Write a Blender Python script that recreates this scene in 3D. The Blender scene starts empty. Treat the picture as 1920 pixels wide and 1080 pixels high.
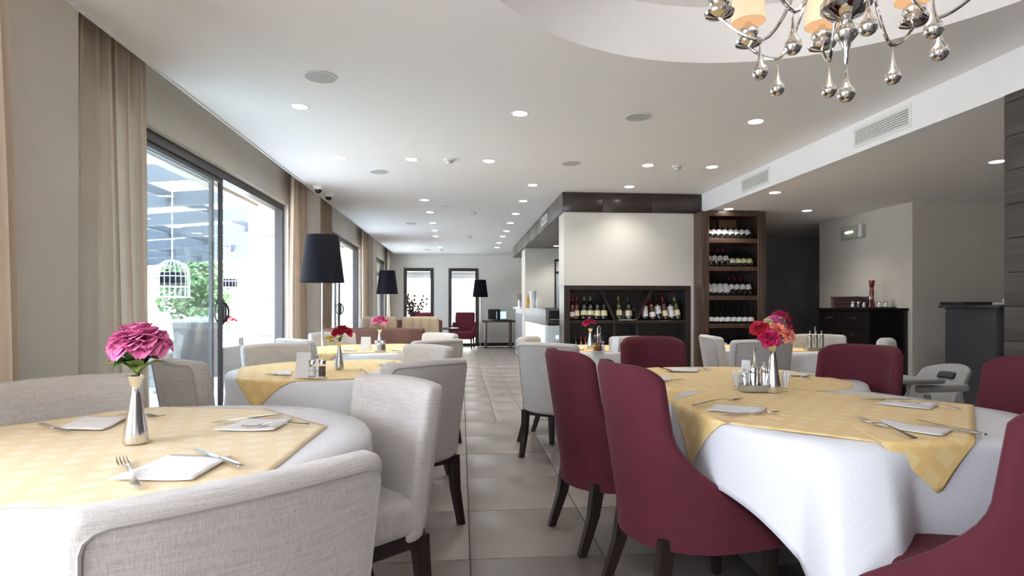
import bpy, bmesh, math, random
from math import pi, sin, cos, tan, radians, sqrt, atan2
from mathutils import Vector, Matrix
random.seed(7)
scene = bpy.context.scene
COL = scene.collection

# ------------------------------------------------------------------ camera
H = 1.16; FPX = 1100.0; YAW = radians(4.94); HY = 573.0
cam_d = bpy.data.cameras.new('camera'); cam = bpy.data.objects.new('camera', cam_d); COL.objects.link(cam)
cam.location = (0, 0, H); cam.rotation_euler = (pi/2, 0, -YAW)
cam_d.sensor_width = 36; cam_d.lens = 36*FPX/1920; cam_d.shift_y = (HY-540)/1920
cam_d.clip_start = 0.05; cam_d.clip_end = 200
scene.camera = cam

def G(px, py, z):
    """point of the level plane at height z that was surveyed at this photograph coordinate"""
    yc = (H-z)*FPX/(py-HY); xc = (px-960)/FPX*yc
    return (xc*cos(YAW)+yc*sin(YAW), yc*cos(YAW)-xc*sin(YAW))

# ------------------------------------------------------------------ world, exposure
scene.view_settings.view_transform = 'Standard'; scene.view_settings.look = 'None'
scene.view_settings.gamma = 1; scene.view_settings.use_curve_mapping = False
scene.view_settings.exposure = 1.12
SKY = 5.5; DOWN_W = 17; SUN = 12.0
w = bpy.data.worlds.new('sky'); scene.world = w; w.use_nodes = True
nt = w.node_tree; nt.nodes.clear()
o = nt.nodes.new('ShaderNodeOutputWorld'); bg = nt.nodes.new('ShaderNodeBackground')
tc = nt.nodes.new('ShaderNodeTexCoord'); nz = nt.nodes.new('ShaderNodeTexNoise'); cr = nt.nodes.new('ShaderNodeValToRGB')
nz.inputs['Scale'].default_value = 3.0; nz.inputs['Detail'].default_value = 5
cr.color_ramp.elements[0].position = .40; cr.color_ramp.elements[0].color = (.60, .73, .95, 1)
cr.color_ramp.elements[1].position = .60; cr.color_ramp.elements[1].color = (1, .99, .97, 1)
nt.links.new(tc.outputs['Generated'], nz.inputs['Vector']); nt.links.new(nz.outputs['Fac'], cr.inputs['Fac'])
nt.links.new(cr.outputs['Color'], bg.inputs['Color']); bg.inputs['Strength'].default_value = SKY
nt.links.new(bg.outputs[0], o.inputs[0])

sl = bpy.data.lights.new('sun', 'SUN'); sl.energy = SUN; sl.angle = radians(1.5); sl.color = (1, .96, .90)
so = bpy.data.objects.new('sun', sl); COL.objects.link(so)
so.rotation_euler = Vector((-.22, .62, -.92)).to_track_quat('-Z', 'Y').to_euler()
# window portals guide the sky light through the real openings
def portal(x, y, z, sx, sy, rot):
    l = bpy.data.lights.new('window_portal', 'AREA'); l.shape = 'RECTANGLE'; l.size = sx; l.size_y = sy
    l.cycles.is_portal = True
    ob = bpy.data.objects.new('window_portal', l); COL.objects.link(ob); ob.location = (x, y, z); ob.rotation_euler = rot
for y0, y1 in ((-1.4, 2.2), (3.15, 7.29), (9.0, 12.37), (13.5, 16.3)):
    portal(-2.5, (y0+y1)/2, 1.2, 2.4, y1-y0, (0, -pi/2, 0))
portal(-.3, -3.45, 1.55, 1.6, 1.3, (pi/2, 0, 0))
portal(-.2, 16.95, 1.1, 3.2, 2.4, (-pi/2, 0, 0))

# ------------------------------------------------------------------ materials
def _mat(name):
    m = bpy.data.materials.new(name); m.use_nodes = True
    return m, m.node_tree, m.node_tree.nodes['Principled BSDF']
def mat(name, col, rough=.6, metal=0, var=None, vscale=3, bump=0, bscale=60, stretch=(1,1,1), sheen=0, coat=0, emit=None, es=1, spec=None, detail=4):
    m, t, b = _mat(name)
    b.inputs['Base Color'].default_value = (*col, 1); b.inputs['Roughness'].default_value = rough
    b.inputs['Metallic'].default_value = metal
    if spec is not None: b.inputs['Specular IOR Level'].default_value = spec
    if sheen: b.inputs['Sheen Weight'].default_value = sheen; b.inputs['Sheen Roughness'].default_value = .4; b.inputs['Sheen Tint'].default_value = (*[min(1,c*2.0+.1) for c in col], 1)
    if coat: b.inputs['Coat Weight'].default_value = coat; b.inputs['Coat Roughness'].default_value = .08
    if emit: b.inputs['Emission Color'].default_value = (*emit, 1); b.inputs['Emission Strength'].default_value = es
    if var or bump:
        tc = t.nodes.new('ShaderNodeTexCoord'); mp = t.nodes.new('ShaderNodeMapping'); mp.inputs['Scale'].default_value = stretch
        t.links.new(tc.outputs['Object'], mp.inputs['Vector'])
    if var:
        n = t.nodes.new('ShaderNodeTexNoise'); n.inputs['Scale'].default_value = vscale; n.inputs['Detail'].default_value = detail
        r = t.nodes.new('ShaderNodeValToRGB'); r.color_ramp.elements[0].color = (*col, 1); r.color_ramp.elements[1].color = (*var, 1)
        r.color_ramp.elements[0].position = .38; r.color_ramp.elements[1].position = .64
        t.links.new(mp.outputs[0], n.inputs['Vector']); t.links.new(n.outputs['Fac'], r.inputs['Fac']); t.links.new(r.outputs['Color'], b.inputs['Base Color'])
    if bump:
        n2 = t.nodes.new('ShaderNodeTexNoise'); n2.inputs['Scale'].default_value = bscale; n2.inputs['Detail'].default_value = 3
        bp = t.nodes.new('ShaderNodeBump'); bp.inputs['Strength'].default_value = bump; bp.inputs['Distance'].default_value = .01
        t.links.new(mp.outputs[0], n2.inputs['Vector']); t.links.new(n2.outputs['Fac'], bp.inputs['Height']); t.links.new(bp.outputs[0], b.inputs['Normal'])
    return m
def weave(name, c1, c2, scale=420, bump=.35):
    """woven linen: two crossed fine noises"""
    m, t, b = _mat(name); b.inputs['Roughness'].default_value = .9; b.inputs['Sheen Weight'].default_value = .25
    tc = t.nodes.new('ShaderNodeTexCoord'); ns = []
    for s in ((scale, scale, 14), (14, 14, scale)):
        mp = t.nodes.new('ShaderNodeMapping'); mp.inputs['Scale'].default_value = s
        n = t.nodes.new('ShaderNodeTexNoise'); n.inputs['Scale'].default_value = 1; n.inputs['Detail'].default_value = 2
        t.links.new(tc.outputs['Object'], mp.inputs[0]); t.links.new(mp.outputs[0], n.inputs['Vector']); ns.append(n)
    a = t.nodes.new('ShaderNodeMath'); a.operation = 'ADD'; t.links.new(ns[0].outputs['Fac'], a.inputs[0]); t.links.new(ns[1].outputs['Fac'], a.inputs[1])
    r = t.nodes.new('ShaderNodeMapRange'); r.inputs['From Min'].default_value = .7; r.inputs['From Max'].default_value = 1.3
    mx = t.nodes.new('ShaderNodeMix'); mx.data_type = 'RGBA'; mx.inputs['A'].default_value = (*c1, 1); mx.inputs['B'].default_value = (*c2, 1)
    t.links.new(a.outputs[0], r.inputs[0]); t.links.new(r.outputs[0], mx.inputs['Factor']); t.links.new(mx.outputs['Result'], b.inputs['Base Color'])
    bp = t.nodes.new('ShaderNodeBump'); bp.inputs['Strength'].default_value = bump; bp.inputs['Distance'].default_value = .002
    t.links.new(a.outputs[0], bp.inputs['Height']); t.links.new(bp.outputs[0], b.inputs['Normal'])
    return m
def wood(name, c1, c2, rough=.4, axis=0, coat=0, scale=1):
    s = [22*scale, 22*scale, 22*scale]; s[axis] = 1.2*scale
    return mat(name, c1, rough, var=c2, vscale=2.2, bump=.08, bscale=3, stretch=tuple(s), coat=coat)
def glass_mat(name, tint=(.95, .97, .97), refl=1.0):
    m = bpy.data.materials.new(name); m.use_nodes = True; t = m.node_tree; t.nodes.clear()
    o = t.nodes.new('ShaderNodeOutputMaterial'); tr = t.nodes.new('ShaderNodeBsdfTransparent'); gl = t.nodes.new('ShaderNodeBsdfGlossy')
    tr.inputs['Color'].default_value = (*tint, 1); gl.inputs['Roughness'].default_value = .0; gl.inputs['Color'].default_value = (refl, refl, refl, 1)
    lw = t.nodes.new('ShaderNodeLayerWeight'); lw.inputs['Blend'].default_value = .5
    pw = t.nodes.new('ShaderNodeMath'); pw.operation = 'POWER'; t.links.new(lw.outputs['Facing'], pw.inputs[0]); pw.inputs[1].default_value = 5
    ma = t.nodes.new('ShaderNodeMath'); ma.operation = 'MULTIPLY_ADD'; t.links.new(pw.outputs[0], ma.inputs[0]); ma.inputs[1].default_value = .92; ma.inputs[2].default_value = .04
    mx = t.nodes.new('ShaderNodeMixShader'); t.links.new(ma.outputs[0], mx.inputs[0]); t.links.new(tr.outputs[0], mx.inputs[1]); t.links.new(gl.outputs[0], mx.inputs[2])
    t.links.new(mx.outputs[0], o.inputs[0]); return m
def plaid(name, base, light, dark):
    """gold table square: woven blocks between pairs of thin lines, drawn in the cloth's own uv"""
    m, t, b = _mat(name); b.inputs['Roughness'].default_value = .65; b.inputs['Sheen Weight'].default_value = .15
    uv = t.nodes.new('ShaderNodeUVMap'); sp = t.nodes.new('ShaderNodeSeparateXYZ'); t.links.new(uv.outputs[0], sp.inputs[0])
    def M(op, *ins):
        n = t.nodes.new('ShaderNodeMath'); n.operation = op
        for i, v in enumerate(ins):
            if isinstance(v, (int, float)): n.inputs[i].default_value = v
            else: t.links.new(v, n.inputs[i])
        return n.outputs[0]
    sq = []; ln = []
    for k in ('X', 'Y'):
        f = M('FRACT', M('MULTIPLY', sp.outputs[k], 1/.085))
        sq.append(M('MULTIPLY', M('GREATER_THAN', f, .30), M('LESS_THAN', f, .86)))
        l1 = M('MULTIPLY', M('GREATER_THAN', f, .03), M('LESS_THAN', f, .10)); l2 = M('MULTIPLY', M('GREATER_THAN', f, .16), M('LESS_THAN', f, .23))
        ln.append(M('ADD', l1, l2))
    S = M('MULTIPLY', sq[0], sq[1]); L = M('MINIMUM', M('ADD', ln[0], ln[1]), 1.0)
    m1 = t.nodes.new('ShaderNodeMix'); m1.data_type = 'RGBA'; m1.inputs['A'].default_value = (*base, 1); m1.inputs['B'].default_value = (*light, 1); t.links.new(S, m1.inputs['Factor'])
    m2 = t.nodes.new('ShaderNodeMix'); m2.data_type = 'RGBA'; m2.inputs['B'].default_value = (*dark, 1); t.links.new(m1.outputs['Result'], m2.inputs['A']); t.links.new(M('MULTIPLY', L, .55), m2.inputs['Factor'])
    t.links.new(m2.outputs['Result'], b.inputs['Base Color'])
    n = t.nodes.new('ShaderNodeTexNoise'); n.inputs['Scale'].default_value = 5; bp = t.nodes.new('ShaderNodeBump'); bp.inputs['Strength'].default_value = .5; bp.inputs['Distance'].default_value = .02
    t.links.new(uv.outputs[0], n.inputs['Vector']); t.links.new(n.outputs['Fac'], bp.inputs['Height']); t.links.new(bp.outputs[0], b.inputs['Normal'])
    return m
def dotted_white(name):
    m, t, b = _mat(name); b.inputs['Roughness'].default_value = .75
    uv = t.nodes.new('ShaderNodeUVMap'); v = t.nodes.new('ShaderNodeTexVoronoi'); v.inputs['Scale'].default_value = 46; v.inputs['Randomness'].default_value = 0
    r = t.nodes.new('ShaderNodeValToRGB'); r.color_ramp.elements[0].position = .14; r.color_ramp.elements[1].position = .2
    r.color_ramp.elements[0].color = (.76, .76, .775, 1); r.color_ramp.elements[1].color = (.72, .72, .75, 1)
    t.links.new(uv.outputs[0], v.inputs['Vector']); t.links.new(v.outputs['Distance'], r.inputs['Fac']); t.links.new(r.outputs['Color'], b.inputs['Base Color'])
    n = t.nodes.new('ShaderNodeTexNoise'); n.inputs['Scale'].default_value = 4; bp = t.nodes.new('ShaderNodeBump'); bp.inputs['Strength'].default_value = .35; bp.inputs['Distance'].default_value = .02
    t.links.new(uv.outputs[0], n.inputs['Vector']); t.links.new(n.outputs['Fac'], bp.inputs['Height']); t.links.new(bp.outputs[0], b.inputs['Normal'])
    return m

plaster = mat('beige_plaster', (.66, .62, .555), .75, var=(.71, .675, .615), vscale=1.6, bump=.05, bscale=6)
plaster_light = mat('pale_plaster', (.66, .64, .58), .7, var=(.70, .68, .63), vscale=2.0, bump=.05, bscale=6)
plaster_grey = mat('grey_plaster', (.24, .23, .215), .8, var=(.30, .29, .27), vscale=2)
ceil_white = mat('ceiling_paint', (.90, .895, .895), .8)
beam_white = mat('beam_paint', (.86, .86, .87), .75)
tile_m = mat('floor_tile', (.25, .218, .198), .36, var=(.28, .248, .226), vscale=2.4, bump=.03, bscale=40, spec=.45)
grout_m = mat('grout', (.10, .09, .085), .9)
stone_m = mat('stone_cladding', (.66, .56, .45), .85, var=(.82, .74, .63), vscale=9, bump=.3, bscale=25)
plaster_back = mat('bright_plaster', (.86, .83, .77), .7, var=(.88, .86, .81), vscale=2.0, bump=.05, bscale=6)
pave_m = mat('terrace_paving', (.68, .65, .61), .8, var=(.76, .73, .69), vscale=3)
black_wood = wood('black_brown_wood', (.020, .013, .011), (.038, .024, .020), .32, 0, .15)
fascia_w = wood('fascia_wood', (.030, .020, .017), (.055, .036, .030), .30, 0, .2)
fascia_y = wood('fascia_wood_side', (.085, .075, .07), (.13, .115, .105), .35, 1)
plank_w = wood('plank_wall_wood', (.045, .036, .033), (.075, .060, .055), .45, 1)
walnut = wood('walnut_wood', (.055, .030, .020), (.105, .058, .038), .35, 2, .2)
leg_wood = wood('dark_leg_wood', (.012, .007, .006), (.026, .014, .011), .38, 2, .08)
linen = weave('linen_grey_beige', (.43, .395, .37), (.61, .575, .55))
piping_m = mat('piping_linen', (.40, .375, .355), .9)
velvet = mat('burgundy_velvet', (.082, .006, .015), .85, var=(.098, .008, .020), vscale=5, sheen=.38, bump=.15, bscale=500)
red_vel = mat('red_armchair_velvet', (.11, .006, .018), .85, sheen=.4)
cloth_w = dotted_white('white_tablecloth')
gold = plaid('gold_table_square', (.85, .60, .24), (.88, .66, .31), (.82, .55, .20))
lit_gold = plaid('lit_gold_table_square', (.80, .63, .38), (.82, .69, .47), (.78, .59, .33))  # same gold cloth, with the stronger light on it put into the colours
napkin_m = mat('paper_napkin', (.80, .79, .80), .9, bump=.15, bscale=200)
steel = mat('polished_steel', (.72, .71, .70), .16, 1)
brushed_dark = mat('dark_brushed_steel', (.26, .27, .30), .35, .8)
brushed = mat('brushed_steel', (.55, .54, .52), .33, 1, bump=.05, bscale=30, stretch=(1, 1, 12))
chrome = mat('chrome', (.78, .77, .76), .06, 1)
dark_chrome = mat('smoked_chrome', (.45, .42, .40), .08, 1)
frame_m = mat('anthracite_aluminium', (.045, .042, .042), .4)
frame_gr2 = mat('pergola_grey', (.10, .105, .12), .45)
frame_gr = mat('grey_aluminium', (.16, .16, .17), .4)
glass = glass_mat('window_glass'); glass_green = glass_mat('green_tinted_glass', (.74, .79, .80))
clear_glass = glass_mat('drinking_glass', (.985, .99, .99))
roof_glass = glass_mat('roof_glass', (.82, .90, .99))
curtain_m = mat('beige_curtain', (.56, .46, .365), .85, var=(.60, .50, .40), vscale=4, sheen=.2)
_n = curtain_m.node_tree; _b = _n.nodes['Principled BSDF']; _tl = _n.nodes.new('ShaderNodeBsdfTranslucent'); _tl.inputs[0].default_value = (.62, .50, .38, 1)
_mx = _n.nodes.new('ShaderNodeMixShader'); _mx.inputs[0].default_value = .22; _o = _n.nodes['Material Output']
_n.links.new(_b.outputs[0], _mx.inputs[1]); _n.links.new(_tl.outputs[0], _mx.inputs[2]); _n.links.new(_mx.outputs[0], _o.inputs[0])
shade_black = mat('black_lamp_shade', (.008, .008, .013), .7, spec=.12)
white_paint = mat('white_plastic', (.80, .80, .79), .4)
grey_plastic = mat('grey_plastic', (.38, .38, .385), .45)
speaker_gr = mat('speaker_grille', (.50, .52, .51), .7)
lamp_emit = mat('downlight_glow', (1, 1, 1), .5, emit=(1, .95, .86), es=9)
shade_emit = mat('chandelier_shade', (.70, .55, .40), .8, emit=(1, .78, .52), es=.14)
bulb_emit = mat('bulb_glow', (1, 1, 1), .5, emit=(1, .90, .74), es=3)
leather = mat('brown_leather', (.125, .052, .036), .45, var=(.155, .068, .048), vscale=6, bump=.15, bscale=120)
cream = mat('cream_leather', (.56, .44, .30), .5, bump=.05)
wicker = mat('grey_wicker', (.20, .18, .165), .8, var=(.33, .30, .275), vscale=2, stretch=(40, 40, 60), bump=.8, bscale=30)
wicker_l = mat('pale_wicker', (.52, .50, .47), .8, var=(.66, .64, .6), vscale=2, stretch=(40, 40, 60), bump=.8, bscale=30)
bottle_g = mat('dark_bottle_glass', (.010, .012, .010), .08, coat=.6)
bottle_r = mat('rose_bottle_glass', (.09, .015, .010), .08, coat=.6)
bottle_y = mat('olive_bottle_glass', (.05, .055, .015), .08, coat=.6)
label_w = mat('white_label', (.70, .69, .70), .7); label_c = mat('cream_label', (.66, .60, .40), .7)
cap_red = mat('red_capsule', (.28, .015, .03), .35); cap_blk = mat('black_capsule', (.02, .02, .02), .3); cap_gold = mat('gold_capsule', (.30, .24, .10), .35, .6)
pink = mat('pink_petal', (.66, .06, .27), .55, var=(.84, .30, .50), vscale=14, sheen=.3)
redp = mat('red_petal', (.52, .006, .03), .6, var=(.36, .004, .02), vscale=20, sheen=.2)
magenta = mat('magenta_petal', (.52, .008, .085), .6, var=(.40, .005, .06), vscale=20, sheen=.2)
coral = mat('coral_petal', (.80, .12, .08), .6, var=(.85, .35, .22), vscale=30)
yellowp = mat('yellow_petal', (.80, .58, .05), .6, var=(.85, .72, .2), vscale=30)
creamp = mat('cream_petal', (.82, .78, .38), .6)
leaf_m = mat('rose_leaf', (.055, .13, .035), .45, var=(.13, .22, .06), vscale=12)
leaf_l = mat('young_leaf', (.22, .32, .08), .5, var=(.30, .38, .12), vscale=12)
stem_m = mat('flower_stem', (.09, .05, .04), .6); stem_g = mat('green_stem', (.10, .18, .06), .6)
hedge_m = mat('hedge_leaf', (.06, .13, .05), .7, var=(.13, .24, .10), vscale=3)
render_w = mat('white_render', (.78, .76, .72), .9)
black_m = mat('matt_black', (.015, .015, .016), .5)
slate = mat('slate_laminate', (.050, .052, .062), .5, var=(.058, .06, .07), vscale=3)
espresso = mat('espresso_lacquer', (.010, .007, .007), .3, coat=.2)
placemat_m = mat('burgundy_placemat', (.085, .025, .025), .5)
red_gloss = mat('red_lacquer', (.22, .012, .012), .3, coat=.5)
panel_glow = mat('backlit_panel', (.8, .78, .74), .6, emit=(1, .90, .78), es=.25)
screen_m = mat('screen_glow', (.02, .02, .02), .3, emit=(.45, .6, .85), es=.8)
pot_green = mat('green_glass_pot', (.30, .40, .14), .3)
salt_m = mat('salt', (.8, .8, .8), .8); pepper_m = mat('ground_pepper', (.12, .08, .06), .8)
oil_m = mat('oil', (.35, .18, .02), .1); vinegar_m = mat('vinegar', (.16, .01, .01), .1)
toothpick_m = mat('toothpick_paper', (.85, .85, .86), .8)
poster_m = mat('poster_green', (.55, .65, .25), .7)

# ------------------------------------------------------------------ mesh helpers
class MB:
    def __init__(s): s.v = []; s.f = []; s.uv = []
    def add(s, v, f, uv=None):
        k = len(s.v); s.v += [tuple(p) for p in v]; s.f += [tuple(i+k for i in q) for q in f]
        s.uv += list(uv) if uv else [(0, 0)]*len(v)
        return s
    def box(s, a, b):
        x0, y0, z0 = [min(p, q) for p, q in zip(a, b)]; x1, y1, z1 = [max(p, q) for p, q in zip(a, b)]
        return s.add([(x0,y0,z0),(x1,y0,z0),(x1,y1,z0),(x0,y1,z0),(x0,y0,z1),(x1,y0,z1),(x1,y1,z1),(x0,y1,z1)],
                     [(0,3,2,1),(4,5,6,7),(0,1,5,4),(1,2,6,5),(2,3,7,6),(3,0,4,7)])
    def lathe(s, prof, n=24, c=(0,0,0), ex=1, ey=1, M=None):
        vs = []
        for r, z in prof:
            for i in range(n):
                t = 2*pi*i/n; p = Vector((c[0]+ex*r*cos(t), c[1]+ey*r*sin(t), c[2]+z))
                vs.append(M @ p if M else p)
        fs = [(j*n+i, j*n+(i+1) % n, (j+1)*n+(i+1) % n, (j+1)*n+i) for j in range(len(prof)-1) for i in range(n)]
        if prof[0][0] > 1e-6: fs.append(tuple(range(n-1, -1, -1)))
        if prof[-1][0] > 1e-6: fs.append(tuple((len(prof)-1)*n+i for i in range(n)))
        return s.add(vs, fs)
    def tube(s, pts, r, n=8, closed=False):
        pts = [Vector(p) for p in pts]; m = len(pts); vs = []; up = None
        rr = r if isinstance(r, (list, tuple)) else [r]*m
        for i, p in enumerate(pts):
            if closed: d = pts[(i+1) % m]-pts[i-1]
            else: d = pts[min(i+1, m-1)]-pts[max(i-1, 0)]
            d.normalize()
            if up is None:
                up = Vector((0, 0, 1)) if abs(d.z) < .9 else Vector((1, 0, 0))
            u = (up - d*up.dot(d)).normalized(); up = u; q = d.cross(u)
            vs += [p+(u*cos(2*pi*k/n)+q*sin(2*pi*k/n))*rr[i] for k in range(n)]
        e = m if closed else m-1
        fs = [(j*n+i, j*n+(i+1) % n, ((j+1) % m)*n+(i+1) % n, ((j+1) % m)*n+i) for j in range(e) for i in range(n)]
        if not closed: fs += [tuple(range(n-1, -1, -1)), tuple((m-1)*n+i for i in range(n))]
        return s.add(vs, fs)
    def rbox(s, size, r, c=(0,0,0), n=(4,4,4), k=2, fn=None):
        """rounded box with n inner cuts and k rounding cuts, optionally deformed by fn(Vector)"""
        hs = [q/2 for q in size]; r = min(r, min(hs)*.999)
        def axis(h, m):
            inner = [-(h-r)+2*(h-r)*i/m for i in range(m+1)]
            ed = [tan(pi/4*(i/k)) for i in range(k, 0, -1)]
            return [(-(h-r), -e) for e in ed]+[(v, 0) for v in inner]+[(h-r, e) for e in reversed(ed)]
        A = [axis(hs[i], n[i]) for i in range(3)]; vs = []; idx = {}; fs = []
        L = [len(a) for a in A]
        def vert(i, j, l):
            if (i, j, l) in idx: return idx[i, j, l]
            b = Vector((A[0][i][0], A[1][j][0], A[2][l][0])); d = []
            for q, (ii, LL) in enumerate(((i, L[0]), (j, L[1]), (l, L[2]))):
                o = A[q][ii][1]
                d.append(o)
            d = Vector(d)
            d = d.normalized()*r if d.length > 0 else d
            p = b+d
            p += Vector(c)
            if fn: p = Vector(fn(p))
            idx[i, j, l] = len(vs); vs.append(p); return idx[i, j, l]
        X, Y, Z = L[0]-1, L[1]-1, L[2]-1
        for i in range(X):
            for j in range(Y):
                fs.append((vert(i,j,0), vert(i,j+1,0), vert(i+1,j+1,0), vert(i+1,j,0))); fs.append((vert(i,j,Z), vert(i+1,j,Z), vert(i+1,j+1,Z), vert(i,j+1,Z)))
        for i in range(X):
            for l in range(Z):
                fs.append((vert(i,0,l), vert(i+1,0,l), vert(i+1,0,l+1), vert(i,0,l+1))); fs.append((vert(i,Y,l), vert(i,Y,l+1), vert(i+1,Y,l+1), vert(i+1,Y,l)))
        for j in range(Y):
            for l in range(Z):
                fs.append((vert(0,j,l), vert(0,j,l+1), vert(0,j+1,l+1), vert(0,j+1,l))); fs.append((vert(X,j,l), vert(X,j+1,l), vert(X,j+1,l+1), vert(X,j,l+1)))
        return s.add(vs, fs)
    def taper(s, p0, p1, a0, a1, b0=None, b1=None):
        """square bar from p0 to p1, widths a0/a1 (x) and b0/b1 (y)"""
        b0 = b0 or a0; b1 = b1 or a1; vs = []
        for p, a, b in ((p0, a0, b0), (p1, a1, b1)):
            for sx, sy in ((-1,-1),(1,-1),(1,1),(-1,1)): vs.append((p[0]+sx*a/2, p[1]+sy*b/2, p[2]))
        return s.add(vs, [(0,3,2,1),(4,5,6,7),(0,1,5,4),(1,2,6,5),(2,3,7,6),(3,0,4,7)])
    def grid(s, fn, nu, nv, thick=0):
        vs = [Vector(fn(i/nu, j/nv)) for j in range(nv+1) for i in range(nu+1)]
        fs = [(j*(nu+1)+i, j*(nu+1)+i+1, (j+1)*(nu+1)+i+1, (j+1)*(nu+1)+i) for j in range(nv) for i in range(nu)]
        return s.add(vs, fs)
    def mesh(s, name, m, smooth=True, ang=40):
        me = bpy.data.meshes.new(name); me.from_pydata(s.v, [], s.f); me.materials.append(m)
        uvl = me.uv_layers.new(name='UVMap')
        if any(u != (0, 0) for u in s.uv):
            li = [0]*len(me.loops); me.loops.foreach_get('vertex_index', li)
            uvl.data.foreach_set('uv', [c for i in li for c in s.uv[i]])
        if s.fixn:
            bm = bmesh.new(); bm.from_mesh(me); bmesh.ops.recalc_face_normals(bm, faces=bm.faces); bm.to_mesh(me); bm.free()
        if smooth:
            me.shade_smooth(); me.set_sharp_from_angle(angle=radians(ang))
        return me
    fixn = True
    def build(s, name, m, parent=None, smooth=True, ang=40):
        ob = bpy.data.objects.new(name, s.mesh(name, m, smooth, ang)); COL.objects.link(ob)
        if parent: ob.parent = parent
        return ob

def tag(o, label=None, cat=None, group=None, kind=None):
    if label: o['label'] = label
    if cat: o['category'] = cat
    if group: o['group'] = group
    if kind: o['kind'] = kind
    return o
def thing(name, label, cat, loc=(0,0,0), rz=0, group=None):
    o = bpy.data.objects.new(name, None); COL.objects.link(o); o.empty_display_size = .1
    o.location = loc; o.rotation_euler = (0, 0, rz); return tag(o, label, cat, group)
def kids(o): return [c for c in COL.objects if c.parent == o]
def copy_tree(o, parent=None):
    c = o.copy(); COL.objects.link(c)
    if parent: c.parent = parent
    for ch in list(o.children): copy_tree(ch, c)
    return c
def dup(o, loc, rz, label, group=None, s=None):
    c = copy_tree(o); c.location = loc; c.rotation_euler = (0, 0, rz); c['label'] = label
    if group: c['group'] = group
    if s: c.scale = (s, s, s)
    return c
def struct(name, mb, m, parent=None, smooth=False, **k):
    o = mb.build(name, m, parent, smooth, **k)
    if not parent: o['kind'] = 'structure'
    return o
def sempty(name, loc=(0,0,0)):
    o = bpy.data.objects.new(name, None); COL.objects.link(o); o.location = loc; o['kind'] = 'structure'; return o
def bx(a, b): return MB().box(a, b)
ORD = ['first','second','third','fourth','fifth','sixth','seventh','eighth','ninth','tenth','eleventh','twelfth','thirteenth','fourteenth']

# ================================================================== SETTING
CZ = 2.60; LZ = 2.36; XW = -2.08; XP = -1.84; XO = -2.45; XB = 3.10; YB = 16.72
# ---- floor of single tiles on a grout bed
fl = struct('floor', bx((-2.5, -3.5, -.08), (8, YB, -.004)), grout_m)
TX = .62; TY = .634; X0 = .04; Y0 = 2.69
near_me = MB().rbox((TX-.006, TY-.006, .02), .0025, n=(1,1,1), k=1).mesh('tile', tile_m, True)
far_me = MB().rbox((TX/2-.006, TY-.006, .02), .0025, n=(1,1,1), k=1).mesh('tile', tile_m, True)
nt_ = 0; rest = MB()
for j in range(-10, 23):
    y = Y0+(j+.5)*TY
    if y+TY/2 > YB: continue
    near = j < 5
    wd = TX if near else TX/2
    i0 = -4 if near else -8; i1 = 12 if near else 25
    for i in range(i0, i1):
        x = X0+(i+.5)*wd
        if (near and -3 <= j and x < 3.1 and nt_ < 300) or (not near and j < 14 and -1.95 < x < 3.0 and nt_ < 290):
            t = bpy.data.objects.new('tile', near_me if near else far_me); COL.objects.link(t); t.parent = fl; t.location = (x, y, -.01+random.uniform(-.0004, .0004)); nt_ += 1
        else:
            rest.box((x-wd/2+.003, y-TY/2+.003, -.02), (x+wd/2-.003, y+TY/2-.003, 0))
r_ = rest.build('tile_field', tile_m, fl, False); r_['kind'] = 'stuff'

# ---- ceilings
def ceiling_main():
    bm = bmesh.new()
    def loop(pts):
        vs = [bm.verts.new(p) for p in pts]
        return [bm.edges.new((vs[i], vs[(i+1) % len(vs)])) for i in range(len(vs))]
    cx, cy, R = 1.347, 1.953, 1.42
    e = loop([(XP,-3.5,CZ),(XB,-3.5,CZ),(XB,YB,CZ),(XP,YB,CZ)])
    e += loop([(cx+R*cos(2*pi*i/96), cy+R*sin(2*pi*i/96), CZ) for i in range(96)])
    bmesh.ops.triangle_fill(bm, edges=e, use_beauty=True)
    me = bpy.data.meshes.new('ceiling'); bm.to_mesh(me); bm.free(); me.materials.append(ceil_white)
    ob = bpy.data.objects.new('ceiling', me); COL.objects.link(ob); ob['kind'] = 'structure'
    k = MB()
    prof = [(R, CZ), (R, CZ+.33), (.0001, CZ+.33)]
    k.lathe(prof, 96, (cx, cy, 0)); k.f = [q for q in k.f if len(q) == 4]
    k.build('ceiling_recess', ceil_white, ob, True, ang=30)
    bx((XP-.012, -3.5, CZ-.012), (XP, YB, CZ+.1)).build('ceiling_lip', ceil_white, ob, False)
    return ob
CE = ceiling_main()
struct('ceiling_upper', bx((-2.6, -3.6, 2.95), (8.1, YB+.1, 3.05)), ceil_white)
struct('ceiling_low', bx((XB+.101, -1, LZ), (8, 9.7, LZ+.06)), ceil_white)
struct('trim_1', bx((XB, -3.5, LZ), (XB+.10, 7.35, CZ)), beam_white)   # white down-stand beam
struct('trim_2', bx((XP-.012, -3.5, CZ+.21), (XW-.02, YB, CZ+.24)).box((XP-.012, -3.5, CZ+.1), (XP, YB, CZ+.24)), ceil_white)

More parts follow.
